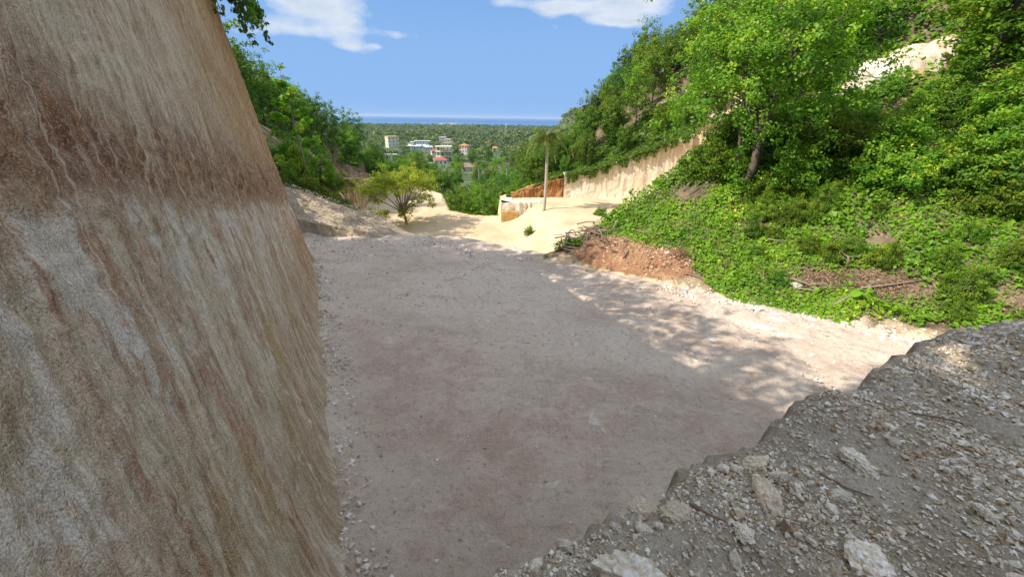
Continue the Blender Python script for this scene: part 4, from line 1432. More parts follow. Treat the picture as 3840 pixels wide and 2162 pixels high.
# creeper trailing down over the lip of the cream face
g = np.random.default_rng(57)
xc_ = 7.4 + 16.5 * g.random(130)
ln_ = 0.25 + 1.3 * g.random(130) ** 2.2
pt = []
for a_, l_ in zip(xc_, ln_):
    nn = int(26 + 44 * l_)
    f_ = g.random(nn)
    pt.append(np.stack([a_ + g.normal(size=nn) * (0.22 - 0.1 * f_), np.full(nn, cliff_y(a_)) + 0.45 - 0.5 * f_ ** 0.5 + 0.07 * g.normal(size=nn), np.full(nn, cliff_top(a_)) + 0.5 - f_ * l_], -1))
pt = np.concatenate(pt)
me = leaf_mesh('trailing_creeper', pt, np.array([-0.3, -0.8, 0.5]) + 0.5 * g.normal(size=pt.shape), g.uniform(0.14, 0.30, len(pt)), 0.45 + 0.22 * g.normal(size=len(pt)), g, 0.7, droop=0.5)
tag(link('trailing_creeper', me, MT['leaf']), 'creeper trailing over the lip of the cream cut face', kind='stuff')
strip_cover('left_undergrowth', 60000, (-48, -13), (15, 96), lambda x, y, g: (x < np.interp(y, [14, 20, 26, 33, 40, 52, 60, 75, 95], [-13.2, -14.0, -17.0, -20.5, -23.2, -23.6, -24.6, -28, -33])) & (wall_so(x, y)[0] > S_END + 1.0),
            lambda x, y: 0.8 * lump(x, y), 0.26, MT['leaf_dark'], 'dark undergrowth beneath the trees of the left hill', 53)
strip_cover('plateau_undergrowth', 16000, (-26, 2), (-10, 20), lambda x, y, g: (wall_so(x, y)[1] > 2.0) & (wall_so(x, y)[1] < 9) & (wall_so(x, y)[0] < S_END + 1), lambda x, y: 0.7 * lump(x, y), 0.2, MT['leaf'],
            'undergrowth along the top of the cut wall', 54)
strip_cover('valley_undergrowth', 70000, (-70, 40), (60, 150), lambda x, y, g: (sand_mask(x, y) < 0.2) & (y > 62) & (np.degrees(np.arctan2(x, y)) > -26) & (np.degrees(np.arctan2(x, y)) < 9),
            lambda x, y: 1.4 * lump(x, y), 0.55, MT['leaf'], 'dense undergrowth below the trees of the near valley', 55)

# vine covered bushes between the berm and the left hill
LB = [(-14.3, 25.6, 0.9, 3, 10, 'dark bush hugging the left end of the berm crest'), (-16.4, 28.2, 1.1, 3, 11, 'dark bush high at the left behind the berm'), (-12.6, 25.9, 0.7, 2, 12, 'low creeper on the middle of the berm crest'), (-15.3, 28.5, 1.25, 1, 0, 'dark vine covered bush right behind the berm'), (-13.6, 27.2, 1.15, 0, 1, 'rounded bright vine covered bush behind the berm, at the foot of the slender tree'),
      (-12.2, 27.4, 0.9, 2, 2, 'low dark bush on the berm crest'), (-13.2, 28.4, 1.1, 0, 3, 'vine heap hanging down behind the middle of the berm'),
      (-16.8, 31.5, 1.2, 1, 4, 'light green bush high behind the berm'), (-16.6, 34.0, 1.25, 4, 5, 'tall light green vine column left of the orange cut face'), (-15.8, 35.2, 0.95, 4, 6, 'second light green vine column nearer the orange cut face'),
      (-15.0, 26.3, 0.8, 2, 8, 'dark bush where the berm meets the cut wall'), (-18.2, 34.5, 1.0, 3, 9, 'bush below the scraped bank')]
for (x, y, sc, j, k, lab) in LB:
    place_tree('vine_bush', SHRUB[j], x, y, sc, k * 1.3, lab, 'bush', 'bushes behind the berm', z=Hz(x, y) - 0.2, parts=('stems', 'foliage'), zs=1.15 if j != 4 else 1.5)
place_tree('vine_bush', SHRUB[3], -11.7, 30.5, 0.7, 1.0, 'dark small tree like bush in front of the orange cut face', 'bush', 'bushes behind the berm', parts=('stems', 'foliage'), zs=1.5)
place_tree('vine_bush', SHRUB[1], 1.84, 44.4, 0.55, 1.0, 'small solitary green shrub on the sand below the palm', 'shrub', None, parts=('stems', 'foliage'))
place_tree('vine_bush', SHRUB[3], 10.4, 47.5, 0.7, 2.0, 'dark broad leaved shrub at the foot of the cream cut face', 'shrub', None, parts=('stems', 'foliage'))
# ------------------------------------------------------------------ slender young tree behind the berm
x, y = -14.6, 29.0
z = Hz(x, y)
g = np.random.default_rng(61)
o = thing('young_tree', 'slender young tree with pale trunk and big light green leaves behind the berm', 'tree', (x, y, z))
mb = MB()
stem = [(0, 0, -0.4), (0.05, 0, 1.6), (-0.1, 0, 3.2), (-0.28, 0.05, 4.6), (-0.3, 0, 6.0), (-0.35, 0, 7.0)]
mb.tube(stem, [0.10, 0.085, 0.07, 0.055, 0.035, 0.015], 7)
tips = []
for k, (zz, a, l) in enumerate([(2.6, 2.6, 0.9), (3.2, 0.4, 1.0), (3.7, 3.3, 1.4), (4.1, 5.4, 1.1), (4.5, 1.2, 1.2), (4.8, 3.0, 1.3), (5.2, 0.2, 1.0), (5.5, 4.2, 0.9), (5.9, 2.2, 0.8), (6.3, 5.8, 0.6), (6.8, 3.0, 0.4)]):
    bx_ = np.interp(zz, [0, 3.2, 4.6, 7.0], [0, -0.1, -0.28, -0.35])
    e = (bx_ + l * math.cos(a), l * math.sin(a), zz + 0.45)
    mb.tube([(bx_, 0, zz), (bx_ + 0.5 * l * math.cos(a), 0.5 * l * math.sin(a), zz + 0.35), e], [0.035, 0.025, 0.01], 5, False)
    for f in (0.45, 0.75, 1.0):
        tips.append((bx_ + f * l * math.cos(a), f * l * math.sin(a), zz + 0.45 * f))
mb.build('trunk', MT['bark_pale'], o, True)
tips = np.array(tips + [(-0.35, 0, 7.0), (-0.3, 0.1, 6.6)])
C, N, S, t = clump_leaves(tips, 0.36, 26, 0.28, g, center=(-0.2, 0, 4), jit=0.4)
link('crown', leaf_mesh('young_crown', C, N, S, t + 0.2, g, 0.8, droop=0.5), MT['leaf_bright'], o)

# ------------------------------------------------------------------ bare grey tree on the left hill
x, y = -19.6, 45.0
o = thing('bare_tree', 'bare grey branching tree among the dark trees of the left hill', 'tree', (x, y, Hz(x, y)))
g = np.random.default_rng(62)
mb = MB()
mb.tube([(0, 0, -0.4), (-0.3, 0, 1.6), (-0.6, 0, 2.8)], [0.13, 0.10, 0.07], 6)
mb.build('trunk', MT['deadwood'], o, True)
for k in range(13):
    a = g.uniform(0, 6.28)
    p0 = np.array([-0.35 - 0.2 * g.random(), 0, 1.6 + 1.2 * g.random()])
    d = np.array([math.cos(a) * 0.7 - 0.25, math.sin(a) * 0.5, 1.0])
    L = g.uniform(1.8, 3.2)
    p1, p2 = p0 + d * L * 0.5 + g.normal(size=3) * 0.12, p0 + d * L
    mb = MB().tube([p0, p1, p2], [0.05, 0.032, 0.012], 5, False)
    for j in range(4):
        f = g.uniform(0.35, 0.95)
        q0 = p0 + (p2 - p0) * f
        mb.tube([q0, q0 + d * 0.4 + g.normal(size=3) * 0.25, q0 + d * 0.8 + g.normal(size=3) * 0.4], [0.022, 0.015, 0.006], 4, False)
    mb.build('branch', MT['deadwood'], o, True)
x, y = -16.4, 36.0
o = thing('dry_bush', 'grey leafless brush below the slender young tree', 'bush', (x, y, Hz(x, y)))
mb = MB()
for k in range(60):
    a, b = g.uniform(0, 6.28), g.uniform(0.3, 1.4)
    d = np.array([math.cos(a) * math.cos(b), math.sin(a) * math.cos(b), math.sin(b)])
    p0 = g.normal(size=3) * np.array([0.4, 0.3, 0.0])
    mb.tube([p0, p0 + d * 0.7 + g.normal(size=3) * 0.1, p0 + d * g.uniform(1.0, 1.7) + g.normal(size=3) * 0.2], [0.025, 0.016, 0.006], 4, False)
mb.build('twigs', MT['deadwood'], o)

# ------------------------------------------------------------------ olive coloured spreading tree on the terrace
x, y = -14.2, 51.2
g = np.random.default_rng(63)
o = thing('spreading_tree', 'spreading olive green tree with forked trunk alone on the lower terrace', 'tree', (x, y, Hz(x, y)))
mb = MB()
fork = np.array([0.05, 0, 1.5])
mb.tube([(0.35, 0, -0.3), (0.25, 0, 0.7), fork], [0.20, 0.16, 0.14], 8)
pts = []
for k in range(22):
    a = k * 2.399 + 0.3
    rr_ = g.uniform(1.2, 3.9)
    hz_ = 3.4 + 3.6 * (1 - (rr_ / 4.4) ** 2) * g.uniform(0.6, 1.05)
    e = np.array([math.cos(a) * rr_ - 0.3, math.sin(a) * rr_, hz_])
    m_ = fork * 0.5 + e * 0.5 + np.array([0, 0, 0.35]) + g.normal(size=3) * 0.2
    mb.tube([fork, m_, e], [0.09, 0.055, 0.02], 6, False)
    for j in range(11):
        e2 = e + g.normal(size=3) * np.array([0.95, 0.95, 0.5])
        pts.append(e2)
        if j < 3:
            mb.tube([m_ * 0.3 + e * 0.7, (e + e2) / 2, e2], [0.025, 0.018, 0.008], 4, False)
low_p = [(-3.2, 0.2, 1.6), (-2.7, -0.3, 1.2), (-3.7, 0, 1.3), (-2.9, 0.3, 0.9), (-2.4, 0, 1.5), (0.2, -0.3, 1.6), (0.8, 0.2, 2.0), (-0.5, 0.1, 2.2), (0.3, 0, 2.6), (1.3, 0.3, 2.4), (-0.2, -0.4, 1.3), (0.9, -0.2, 1.4),
         (3.4, 0.5, 3.0), (3.0, -0.4, 3.4), (3.8, 0, 2.6), (2.2, 0.2, 2.9), (1.7, 0.2, 3.4)]
mb.tube([fork, (-1.5, 0, 1.5), (-3.0, 0, 1.4)], [0.06, 0.04, 0.015], 5, False)
mb.tube([fork, (0.8, 0, 2.2), (2.6, 0, 3.0)], [0.08, 0.06, 0.02], 5, False)
mb.build('trunk', MT['bark_pale'], o, True)
pts = np.array(pts + low_p + [np.array(p) + g.normal(size=3) * 0.3 for p in low_p])
C, N, S, t = clump_leaves(pts, 0.62 * g.uniform(0.7, 1.2, len(pts)), 46, 0.23, g, center=(0, 0, 2.5))
link('crown', leaf_mesh('olive_crown', C, N, S, t, g), MT['leaf_yellow'], o)

# ------------------------------------------------------------------ royal palms
def frond_mesh(name, seed, L, arch, droop, nl=34):
    g = np.random.default_rng(seed)
    s = np.linspace(0, 1, 12)
    ax = L * s * (1 - 0.18 * s ** 2)
    az_ = L * (arch * s - droop * s ** 2.2)
    mb = MB()
    mb.tube([(a, 0, b) for a, b in zip(ax, az_)], [0.035 * (1 - 0.85 * k) for k in s], 4, False)
    nv = len(mb.v)
    for k in range(nl):
        f = 0.14 + 0.86 * k / (nl - 1)
        p = np.array([np.interp(f, s, ax), 0, np.interp(f, s, az_)])
        ll = 0.62 * L * 0.34 * math.sin(math.pi * min(1, 0.12 + 0.9 * f)) ** 0.6 + 0.12
        for sd in (-1, 1):
            d = np.array([0.55, sd * 0.8, -0.15 - 0.5 * g.random()])
            d /= np.linalg.norm(d)
            tip = p + d * ll + np.array([0, 0, -0.35 * ll])
            mid = p + d * ll * 0.55
            w = np.array([0.75, -sd * 0.4, 0.2]) * 0.055 * L / 2.5
            mb.add([p - w * 0.4, p + w * 0.4, mid + w, tip, mid - w], [(0, 1, 2, 4), (4, 2, 3)])
    me = mb.mesh(name)
    at = me.attributes.new('tint', 'FLOAT', 'POINT')
    at.data.foreach_set('value', np.clip(0.45 + 0.25 * g.normal(size=len(me.vertices)), 0, 1).astype(np.float32))
    return set_mat(me, MT['leaf_palm'])


FR = [frond_mesh('frond_a', 1, 3.1, 0.75, 0.55), frond_mesh('frond_b', 2, 3.4, 0.42, 0.75), frond_mesh('frond_c', 3, 3.1, 0.05, 0.85), frond_mesh('frond_d', 4, 2.5, -0.55, 0.55)]


def trunk_mesh(name, h, r):
    pr_ = [(0, 1.25), (0.04, 1.0), (0.2, 0.95), (0.45, 1.08), (0.7, 0.98), (0.9, 0.8), (1.0, 0.72)]
    mb = MB()
    mb.tube([(0.10 * math.sin(f * 3.2), 0, -0.4 if f == 0 else f * h) for f, _ in pr_], [r * k for _, k in pr_], 12)
    return set_mat(mb.mesh(name, True), MT['palmtrunk'])


def shaft_mesh(name, h, r):
    mb = MB().tube([(0, 0, 0), (0, 0, h * 0.3), (0, 0, h * 0.75), (0, 0, h)], [r * 0.95, r * 1.1, r * 0.7, r * 0.35], 10)
    return set_mat(mb.mesh(name, True), MT['crownshaft'])


TRM, SHM = trunk_mesh('palm_trunk', 7.6, 0.185), shaft_mesh('palm_shaft', 1.3, 0.19)


def palm(x, y, z, sc, seed, label, group=None, nf=17, wind=0.9):
    g = np.random.default_rng(seed)
    o = thing('royal_palm', label, 'palm tree', (x, y, z), 0, group, sc)
    link('trunk', TRM, None, o)
    s_ = link('crownshaft', SHM, None, o)
    s_.location = (0, 0, 7.55)
    for k in range(nf):
        a = k * 2.399 + g.normal() * 0.15
        f = k / nf
        j = 0 if f < 0.3 else 1 if f < 0.62 else 2 if f < 0.9 else 3
        # the trade wind pushes the fronds to the left
        fr = link('frond', FR[j], None, o)
        fr.location = (0, 0, 8.7 - 0.25 * f)
        fr.rotation_euler = (g.normal() * 0.15, g.normal() * 0.1, a)
        q_ = 0.70 + 0.26 * g.random()
        fr.scale = (q_, q_, q_)
    return o


palm(3.9, 50.6, Hz(3.9, 50.6), 1.04, 5, 'tall royal palm standing alone on the sandy platform in front of the cream cut face', None, 20)
PALMS = [(-34.3, 150, 0.95, 'royal palm standing just in front of the red roofed white house'), (4.9, 122, 0.8, 'thin palm in the valley wood left of the lone palm'), (-2.6, 150, 0.85, 'thin palm in the valley wood below the orange roofed house'),
         (-11.5, 135, 0.7, 'palm with bare pale trunk deep in the valley wood'), (-58, 215, 1.1, 'palm in the valley left of the red roofed white house'), (-88, 330, 1.2, 'palm before the long white sheds'), (-40, 300, 1.1, 'palm at the foot of the concrete frame building'),
         (-66, 330, 1.2, 'palm between the white sheds and the concrete frame building'), (-76, 260, 1.1, 'palm below the yellow topped building'), (-20, 290, 1.2, 'palm right of the orange roofed house')]
for i, (x, y, sc, lab) in enumerate(PALMS):
    top = {0: -14.0, 1: -10.6, 2: -12.6, 3: -13.0}.get(i)
    z = valley_z(math.hypot(x, y)) if top is None else top - 9.2 * sc
    z = float(max(z, height(x, y, False) - 0.3))
    palm(x, y, z, sc, 30 + i, lab, 'palms in the valley', 13)

# ------------------------------------------------------------------ vines hanging from the lip of the cut wall
g = np.random.default_rng(64)
for k in range(16):
    s_ = 11.6 + 0.2 * k + 0.1 * g.normal()
    b_ = WP + WU * s_ - WN * 1.35
    L = g.uniform(1.0, 2.2)
    out = g.uniform(0.3, 1.5)
    o = thing('hanging_vine', 'leafy vine strand hanging over the top edge of the cut wall', 'vine', (float(b_[0]), float(b_[1]), 4.05), 0, 'vines over the wall edge')
    pts = [np.array([WN[0] * out * f ** 0.6 + 0.05 * g.normal(), WN[1] * out * f ** 0.6, 0.35 * math.sin(f * 3.0) - L * f ** 1.8]) for f in np.linspace(0, 1, 8)]
    MB().tube(pts, [0.012] * 8, 4, False).build('stem', MT['brownwood'], o)
    pp = np.array([pts[int(f * 7)] + (pts[min(7, int(f * 7) + 1)] - pts[int(f * 7)]) * (f * 7 - int(f * 7)) for f in np.linspace(0, 0.999, 60)]) + g.normal(size=(60, 3)) * 0.09
    C, N, S, t = clump_leaves(pp, 0.10, 4, 0.13, g, center=(0, 0, -1))
    link('leaves', leaf_mesh('vine_leaves', C, N, S, t - 0.1, g, 0.7, droop=0.6), MT['leaf'], o)

# ------------------------------------------------------------------ brush pile, dirt pile, fallen branches
def zs_(x, y):
    return Hz(x, y)


hx, hy = np.meshgrid(np.linspace(2.2, 7.8, 120), np.linspace(12.6, 18.6, 120))
ue = (hx - 4.75) * 0.785 - (hy - 15.75) * 0.62
ve = (hx - 4.75) * 0.62 + (hy - 15.75) * 0.785
hz_ = 0.30 * np.exp(-(ue / 1.6) ** 2 - (ve / 0.75) ** 2) + 0.22 * np.exp(-((ue - 1.7) / 0.8) ** 2 - ((ve + 0.1) / 0.6) ** 2) + 0.20 * np.exp(-((ue + 1.5) / 0.8) ** 2 - (ve / 0.6) ** 2)
gz = np.maximum(height(hx, hy), np.where(TOEM[0] * hx + TOEM[1] * hy - TOEC < 0.5, pad_z(hx, hy), -99))
rr_ = fbm(hx * 2.0, hy * 2.0, 3.0, 4)
hzz = gz + hz_ * (1 + 0.5 * rr_) + 0.05 * fbm(hx * 9, hy * 9, 2.0, 3) * (hz_ > 0.05) - 0.16 * sm(0.14, 0.02, hz_)
MT['red_dirt'] = cliff_material('red_dirt', (0.23, 0.115, 0.06), (0.35, 0.195, 0.11), (0.13, 0.06, 0.032), 0.6, red=(0.42, 0.28, 0.17))
o = tag(link('dirt_pile', mesh_np('dirt_pile', np.stack([hx, hy, hzz], -1).reshape(-1, 3), grid_faces(120, 120), {'toph': np.zeros(hx.size)}, True), MT['red_dirt']),
        'heap of rust red dirt at the right edge of the pad', 'dirt pile')


def pile_z(x, y):
    i, j = np.argmin(abs(hy[:, 0] - y)), np.argmin(abs(hx[0] - x))
    return float(hzz[i, j])


g = np.random.default_rng(65)
o = thing('brush_pile', 'tangled pile of grey brown sticks at the left end of the red dirt heap', 'brush pile', (3.1, 17.5, zs_(3.1, 17.5)))
for k in range(58):
    a = g.uniform(0, 6.28) if k % 3 else g.normal() * 0.35 + 2.5
    L = g.uniform(0.5, 1.6)
    c = np.array([g.normal() * 0.75, -g.normal() * 0.5, 0])
    c[1] += -0.62 * c[0] * 0.6
    xx, yy = 3.1 + c[0], 17.5 + c[1]
    zb_ = max(zs_(xx, yy), pile_z(xx, yy) if 2.2 < xx < 7.8 and 12.6 < yy < 18.6 else -99) - zs_(3.1, 17.5)
    c[2] = zb_ + g.uniform(0.03, 0.5) * math.exp(-(c[0] ** 2 + c[1] ** 2))
    d = np.array([math.cos(a), math.sin(a), g.normal() * 0.18])
    n_ = g.normal(size=3) * 0.13
    MB().tube([c - d * L / 2, c - d * L * 0.15 + n_, c + d * L * 0.2 + n_ * 0.6 + np.array([0, 0, 0.06]), c + d * L / 2], [0.035, 0.03, 0.022, 0.010], 5).build('stick', MT['deadwood'] if k % 3 else MT['brownwood'], o)


def limb(name, pts, r, mat, label, cat='branch', group=None, twigs=0, seed=0):
    g = np.random.default_rng(seed)
    P0 = np.array(pts[0], float)
    o = thing(name, label, cat, tuple(P0), 0, group)
    q = [np.array(p, float) - P0 for p in pts]
    MB().tube(q, [r * (1 - 0.7 * i / (len(q) - 1)) for i in range(len(q))], 7).build('stem', mat, o, True)
    for k in range(twigs):
        f = g.uniform(0.3, 0.95) * (len(q) - 1)
        b_ = q[int(f)] + (q[int(f) + 1] - q[int(f)]) * (f - int(f))
        d = unit(g.normal(size=3) + np.array([0, 0, 0.5]))
        MB().tube([b_, b_ + d * 0.2 + g.normal(size=3) * 0.04, b_ + d * 0.42], [r * 0.3, r * 0.2, r * 0.06], 5).build('twig', mat, o)
    return o


def onz(x, y, dz=0.05):
    q = TOEM[0] * x + TOEM[1] * y - TOEC
    zz = zs_(x, y) if q > 0.6 else max(zs_(x, y), float(pad_z(x, y)))
    return (x, y, zz + dz)


limb('fallen_branch', [onz(9.85, 11.15, 0.04), onz(10.3, 11.2, 0.12), onz(10.75, 11.4, 0.10), onz(11.4, 11.25, 0.12), onz(12.3, 11.1, 0.08)], 0.05, MT['deadwood'], 'long grey fallen branch lying beside the big leaved plant', twigs=3, seed=1)
limb('fallen_branch', [onz(8.75, 12.75, 0.10), onz(9.2, 12.35, 0.22), onz(9.6, 12.0, 0.18), onz(9.95, 11.85, 0.20), onz(10.1, 11.55, 0.05)], 0.04, MT['deadwood'], 'crooked grey fallen branch arching over a pale rock at the slope foot', twigs=5, seed=2)
limb('fallen_branch', [onz(9.1, 12.2, 0.06), onz(9.5, 11.9, 0.10), onz(9.9, 11.6, 0.05)], 0.04, MT['deadwood'], 'short forked branch under the crooked fallen branch', twigs=3, seed=3)
limb('stump', [onz(10.9, 12.35, 0.0), onz(10.85, 12.3, 0.3), onz(10.78, 12.3, 0.45)], 0.06, MT['deadwood'], 'pale splintered stump in the creeper above the fallen branches', 'stump', twigs=3, seed=4)
limb('fallen_branch', [onz(14.0, 9.6, 0.05), onz(14.6, 9.2, 0.1), onz(15.2, 8.8, 0.1)], 0.05, MT['brownwood'], 'brown branch on the bare soil at the far right edge', twigs=2, seed=5)
limb('stick', [(4.5, 15.4, pile_z(4.5, 15.4) + 0.04), (4.75, 15.75, pile_z(4.75, 15.75) + 0.06)], 0.035, MT['deadwood'], 'single straight stick lying on the red dirt heap')
limb('log', [(2.1, 17.35, Hz(2.1, 17.35) + 0.15), (2.5, 17.0, Hz(2.5, 17.0) + 0.12)], 0.06, MT['brownwood'], 'short dark log at the tip of the brush pile', 'log')
limb('fallen_branch', [onz(9.3, 14.2, 0.18), onz(9.6, 14.0, 0.2), onz(9.9, 13.9, 0.15)], 0.03, MT['deadwood'], 'thin pale branch lying on the creeper above the slope foot', seed=8)
limb('fallen_branch', [onz(6.5, 13.9, 0.05), onz(6.8, 13.6, 0.06), onz(7.0, 13.2, 0.05)], 0.03, MT['brownwood'], 'thin brown branch right of the red dirt heap', seed=9)
limb('fallen_branch', [onz(17.2, 17.0, 0.5), onz(17.7, 16.9, 0.6), onz(18.2, 16.8, 0.6)], 0.05, MT['deadwood'], 'pale branch stub sticking out of the upper slope undergrowth', seed=10)
for k, (x0, y0) in enumerate([(7.4, 17.6), (7.7, 17.9), (8.0, 17.6), (8.3, 18.0), (7.6, 18.3), (8.5, 18.4), (7.1, 17.3)]):
    limb('dry_stalk', [onz(x0, y0, 0.1), onz(x0 + 0.5, y0 + 0.25, 0.25), onz(x0 + 1.0, y0 + 0.35, 0.2)], 0.025, MT['deadwood'], 'dry stalk lying across the bare patch below the big tree', 'stalk', 'dry stalks on the bare patch', seed=20 + k)

# dead brown shrub right of the dirt heap
o = thing('dead_shrub', 'dead brown shrub between the red dirt heap and the creeper', 'shrub', onz(6.5, 14.7, 0.0))
mb = MB()
g = np.random.default_rng(66)
for k in range(90):
    a, b = g.uniform(0, 6.28), g.uniform(0.2, 1.4)
    d = np.array([math.cos(a) * math.cos(b), math.sin(a) * math.cos(b), math.sin(b)])
    mb.tube([g.normal(size=3) * 0.06, d * 0.3 + g.normal(size=3) * 0.05, d * g.uniform(0.4, 0.7)], [0.014, 0.010, 0.004], 3, False)
mb.build('twigs', MT['brownwood'], o)

# big leaved plant on the road edge
o = thing('big_leaved_plant', 'young plant with three big round green leaves at the slope foot', 'plant', onz(10.45, 11.0, 0.0))
MB().tube([(0, 0, -0.05), (0.02, 0, 0.2), (0.0, 0, 0.42)], [0.014, 0.012, 0.008], 5).build('stem', MT['leaf_bright'], o)
for k, (a, hh, sz, tl) in enumerate([(3.4, 0.38, 0.16, 0.6), (5.2, 0.28, 0.17, 0.9), (1.6, 0.36, 0.12, 0.5), (4.3, 0.16, 0.13, 0.5), (0.2, 0.2, 0.12, 0.6)]):
    m_ = 9
    ring = [(math.cos(t_) * sz * (1 - 0.28 * math.exp(-((t_ - math.pi) / 0.5) ** 2)), math.sin(t_) * sz * 0.9, -0.25 * sz * math.cos(t_) ** 2) for t_ in [2 * math.pi * j / 14 for j in range(14)]]
    mb = MB()
    mb.add([(0, 0, 0.03)] + ring, [(0, 1 + j, 1 + (j + 1) % 14) for j in range(14)])
    me = mb.mesh('big_leaf', True)
    at = me.attributes.new('tint', 'FLOAT', 'POINT')
    at.data.foreach_set('value', np.full(len(me.vertices), 0.55 + 0.1 * k, np.float32) * 0.9)
    lf = link('leaf', me, MT['leaf_vine'], o)
    lf.location = (0.22 * math.cos(a), 0.22 * math.sin(a), hh)
    lf.rotation_euler = (0, tl, a)
# ------------------------------------------------------------------ loose stones
import bmesh


def rock_mesh(name, seed, sub, flat=0.7, rough=0.3, mat=None, crag=0.0):
    g = np.random.default_rng(seed)
    bm = bmesh.new()
    bmesh.ops.create_icosphere(bm, subdivisions=sub, radius=1.0)
    co = np.array([v.co[:] for v in bm.verts])
    # a few random cutting planes give flat broken faces
    for _ in range(7):
        nrm_ = unit(g.normal(size=3))
        lim_ = g.uniform(0.55, 0.9)
        dd_ = co @ nrm_
        co = co - np.outer(np.clip(dd_ - lim_, 0, None), nrm_) * 0.92
    co = co * (1 + rough * 0.5 * fbm(co[:, 0] * 1.4 + seed, co[:, 1] * 1.4, co[:, 2] * 1.4, 3)[:, None])
    if crag:
        co = co * (1 + crag * np.abs(fbm(co[:, 0] * 2.6 + seed, co[:, 1] * 2.6, co[:, 2] * 2.6, 4, 0.6))[:, None] - crag * 0.3 + 0.06 * fbm(co[:, 0] * 9, co[:, 1] * 9, co[:, 2] * 9, 2)[:, None])
    co = co * np.array([1.0, g.uniform(0.65, 0.95), flat * g.uniform(0.75, 1.1)])
    for v, c in zip(bm.verts, co):
        v.co = c
    me = bpy.data.meshes.new(name)
    bm.to_mesh(me)
    bm.free()
    if mat:
        me.materials.append(mat)
    return me


def mz(x, y):
    return float(mound_z(np.array([x]), np.array([y]))[0])


BIGR = [rock_mesh('boulder_%d' % i, 500 + i, 4, 0.62, 0.6, None, 0.7) for i in range(6)]
SMALL = {'rock': [rock_mesh('stone_%d' % i, 520 + i, 1, 0.7, 0.4, MT['rock']) for i in range(5)],
         'rock_tan': [rock_mesh('tan_stone_%d' % i, 530 + i, 1, 0.7, 0.4, MT['rock_tan']) for i in range(3)],
         'rock_red': [rock_mesh('red_stone_%d' % i, 540 + i, 1, 0.7, 0.4, MT['rock_red']) for i in range(2)]}
# foreground rocks: x, y, half size, prototype, material, label
FORE = [(0.50, 0.98, 0.15, 0, 'rock', 'large pale slab of marl half sunk in the mound at the bottom of the picture'),
        (1.50, 1.08, 0.105, 1, 'rock', 'broad pale rock with a flat top in the middle of the mound'),
        (1.93, 1.66, 0.085, 2, 'rock', 'pale angular rock sitting alone on the upper mound'),
        (2.05, 0.86, 0.11, 3, 'rock', 'rounded whitish rock in the bottom right corner'),
        (1.25, 1.40, 0.085, 4, 'rock_tan', 'tan split rock beside dark debris on the mound'),
        (0.66, 1.40, 0.065, 5, 'rock_tan', 'tan rock on the very lip of the mound, above the pad'),
        (0.78, 1.31, 0.075, 1, 'rock_tan', 'tan block just right of the lip rock'),
        (1.06, 1.22, 0.055, 2, 'rock', 'small white block in the middle of the lip rubble'),
        (0.76, 0.92, 0.06, 3, 'rock', 'pale rock right of the large slab'),
        (1.45, 0.88, 0.055, 4, 'rock', 'pinkish white rock low on the mound'),
        (0.93, 0.90, 0.05, 5, 'rock', 'narrow white rock standing near the bottom edge'),
        (1.60, 0.84, 0.07, 0, 'rock_tan', 'flat tan rock near the bottom edge'),
        (2.05, 1.02, 0.05, 1, 'rock', 'white stone right of centre on the mound'),
        (2.25, 1.33, 0.045, 2, 'rock', 'small bright stone far right on the mound'),
        (1.63, 1.42, 0.05, 3, 'rock', 'white stone above the broad pale rock'),
        (0.97, 1.12, 0.035, 4, 'rock', 'bright white chip lying in the dark debris'),
        (0.62, 1.24, 0.032, 5, 'rock', 'white pebble beside the tan lip block'),
        (1.33, 1.62, 0.065, 0, 'rock_tan', 'brown clod on the mound edge'),
        (1.36, 1.50, 0.06, 5, 'rock', 'thin upright pale flake on the mound edge'),
        (1.42, 1.33, 0.05, 2, 'rock', 'thin tilted flake right of the split rock'),
        (2.9, 1.5, 0.05, 3, 'rock', 'pale stone on the right part of the mound'),
        (3.3, 2.0, 0.06, 4, 'rock_tan', 'tan stone high on the right part of the mound')]
for k, (x, y, s_, j, m_, lab) in enumerate(FORE):
    me = BIGR[j].copy()
    me.materials.append(MT[m_])
    o = tag(link('rock', me), lab, 'rock', 'larger rocks on the mound')
    o.location = (x, y, mz(x, y) + s_ * 0.18)
    o.scale = (s_ * 1.25, s_, s_ * (0.9 if 'flake' not in lab else 1.2))
    o.rotation_euler = (0.3 * math.sin(k * 3.1), 0.3 * math.cos(k * 1.7) + (0.9 if 'flake' in lab else 0), k * 1.13)

g = np.random.default_rng(71)


def mound_pts(n, pw):
    """points on the mound where the camera can see them"""
    t_ = g.random(n)
    x = -0.6 + 6.0 * g.random(n) ** 1.3
    e = np.interp(x, MEX, MEY)
    y = e - 0.02 - (g.random(n) ** pw) * np.clip(e - 0.35 - 0.12 * x, 0.3, 2.2)
    return x, y


x, y = mound_pts(255, 1.0)
z = mound_z(x, y)
for k in range(len(x)):
    kind = 'rock' if k % 3 else ('rock_tan' if k % 6 else 'rock_red')
    me = SMALL[kind][k % len(SMALL[kind])]
    lab = {'rock': 'small pale stone lying loose on the gravel mound', 'rock_tan': 'small tan stone lying loose on the gravel mound', 'rock_red': 'small rust brown stone lying loose on the gravel mound'}[kind]
    s_ = (0.012 + 0.034 * g.random() ** 2.6) * (1.2 if y[k] > np.interp(x[k], MEX, MEY) - 0.3 else 1.0)
    s_ *= 0.6 if kind == 'rock_red' else 1.0
    o = tag(link('stone', me), lab, 'stone', lab.split(' lying')[0] + 's on the mound')
    o.location = (x[k], y[k], z[k] + s_ * 0.3)
    o.scale = (s_, s_, s_)
    o.rotation_euler = (g.random(), g.random(), g.random() * 6.28)


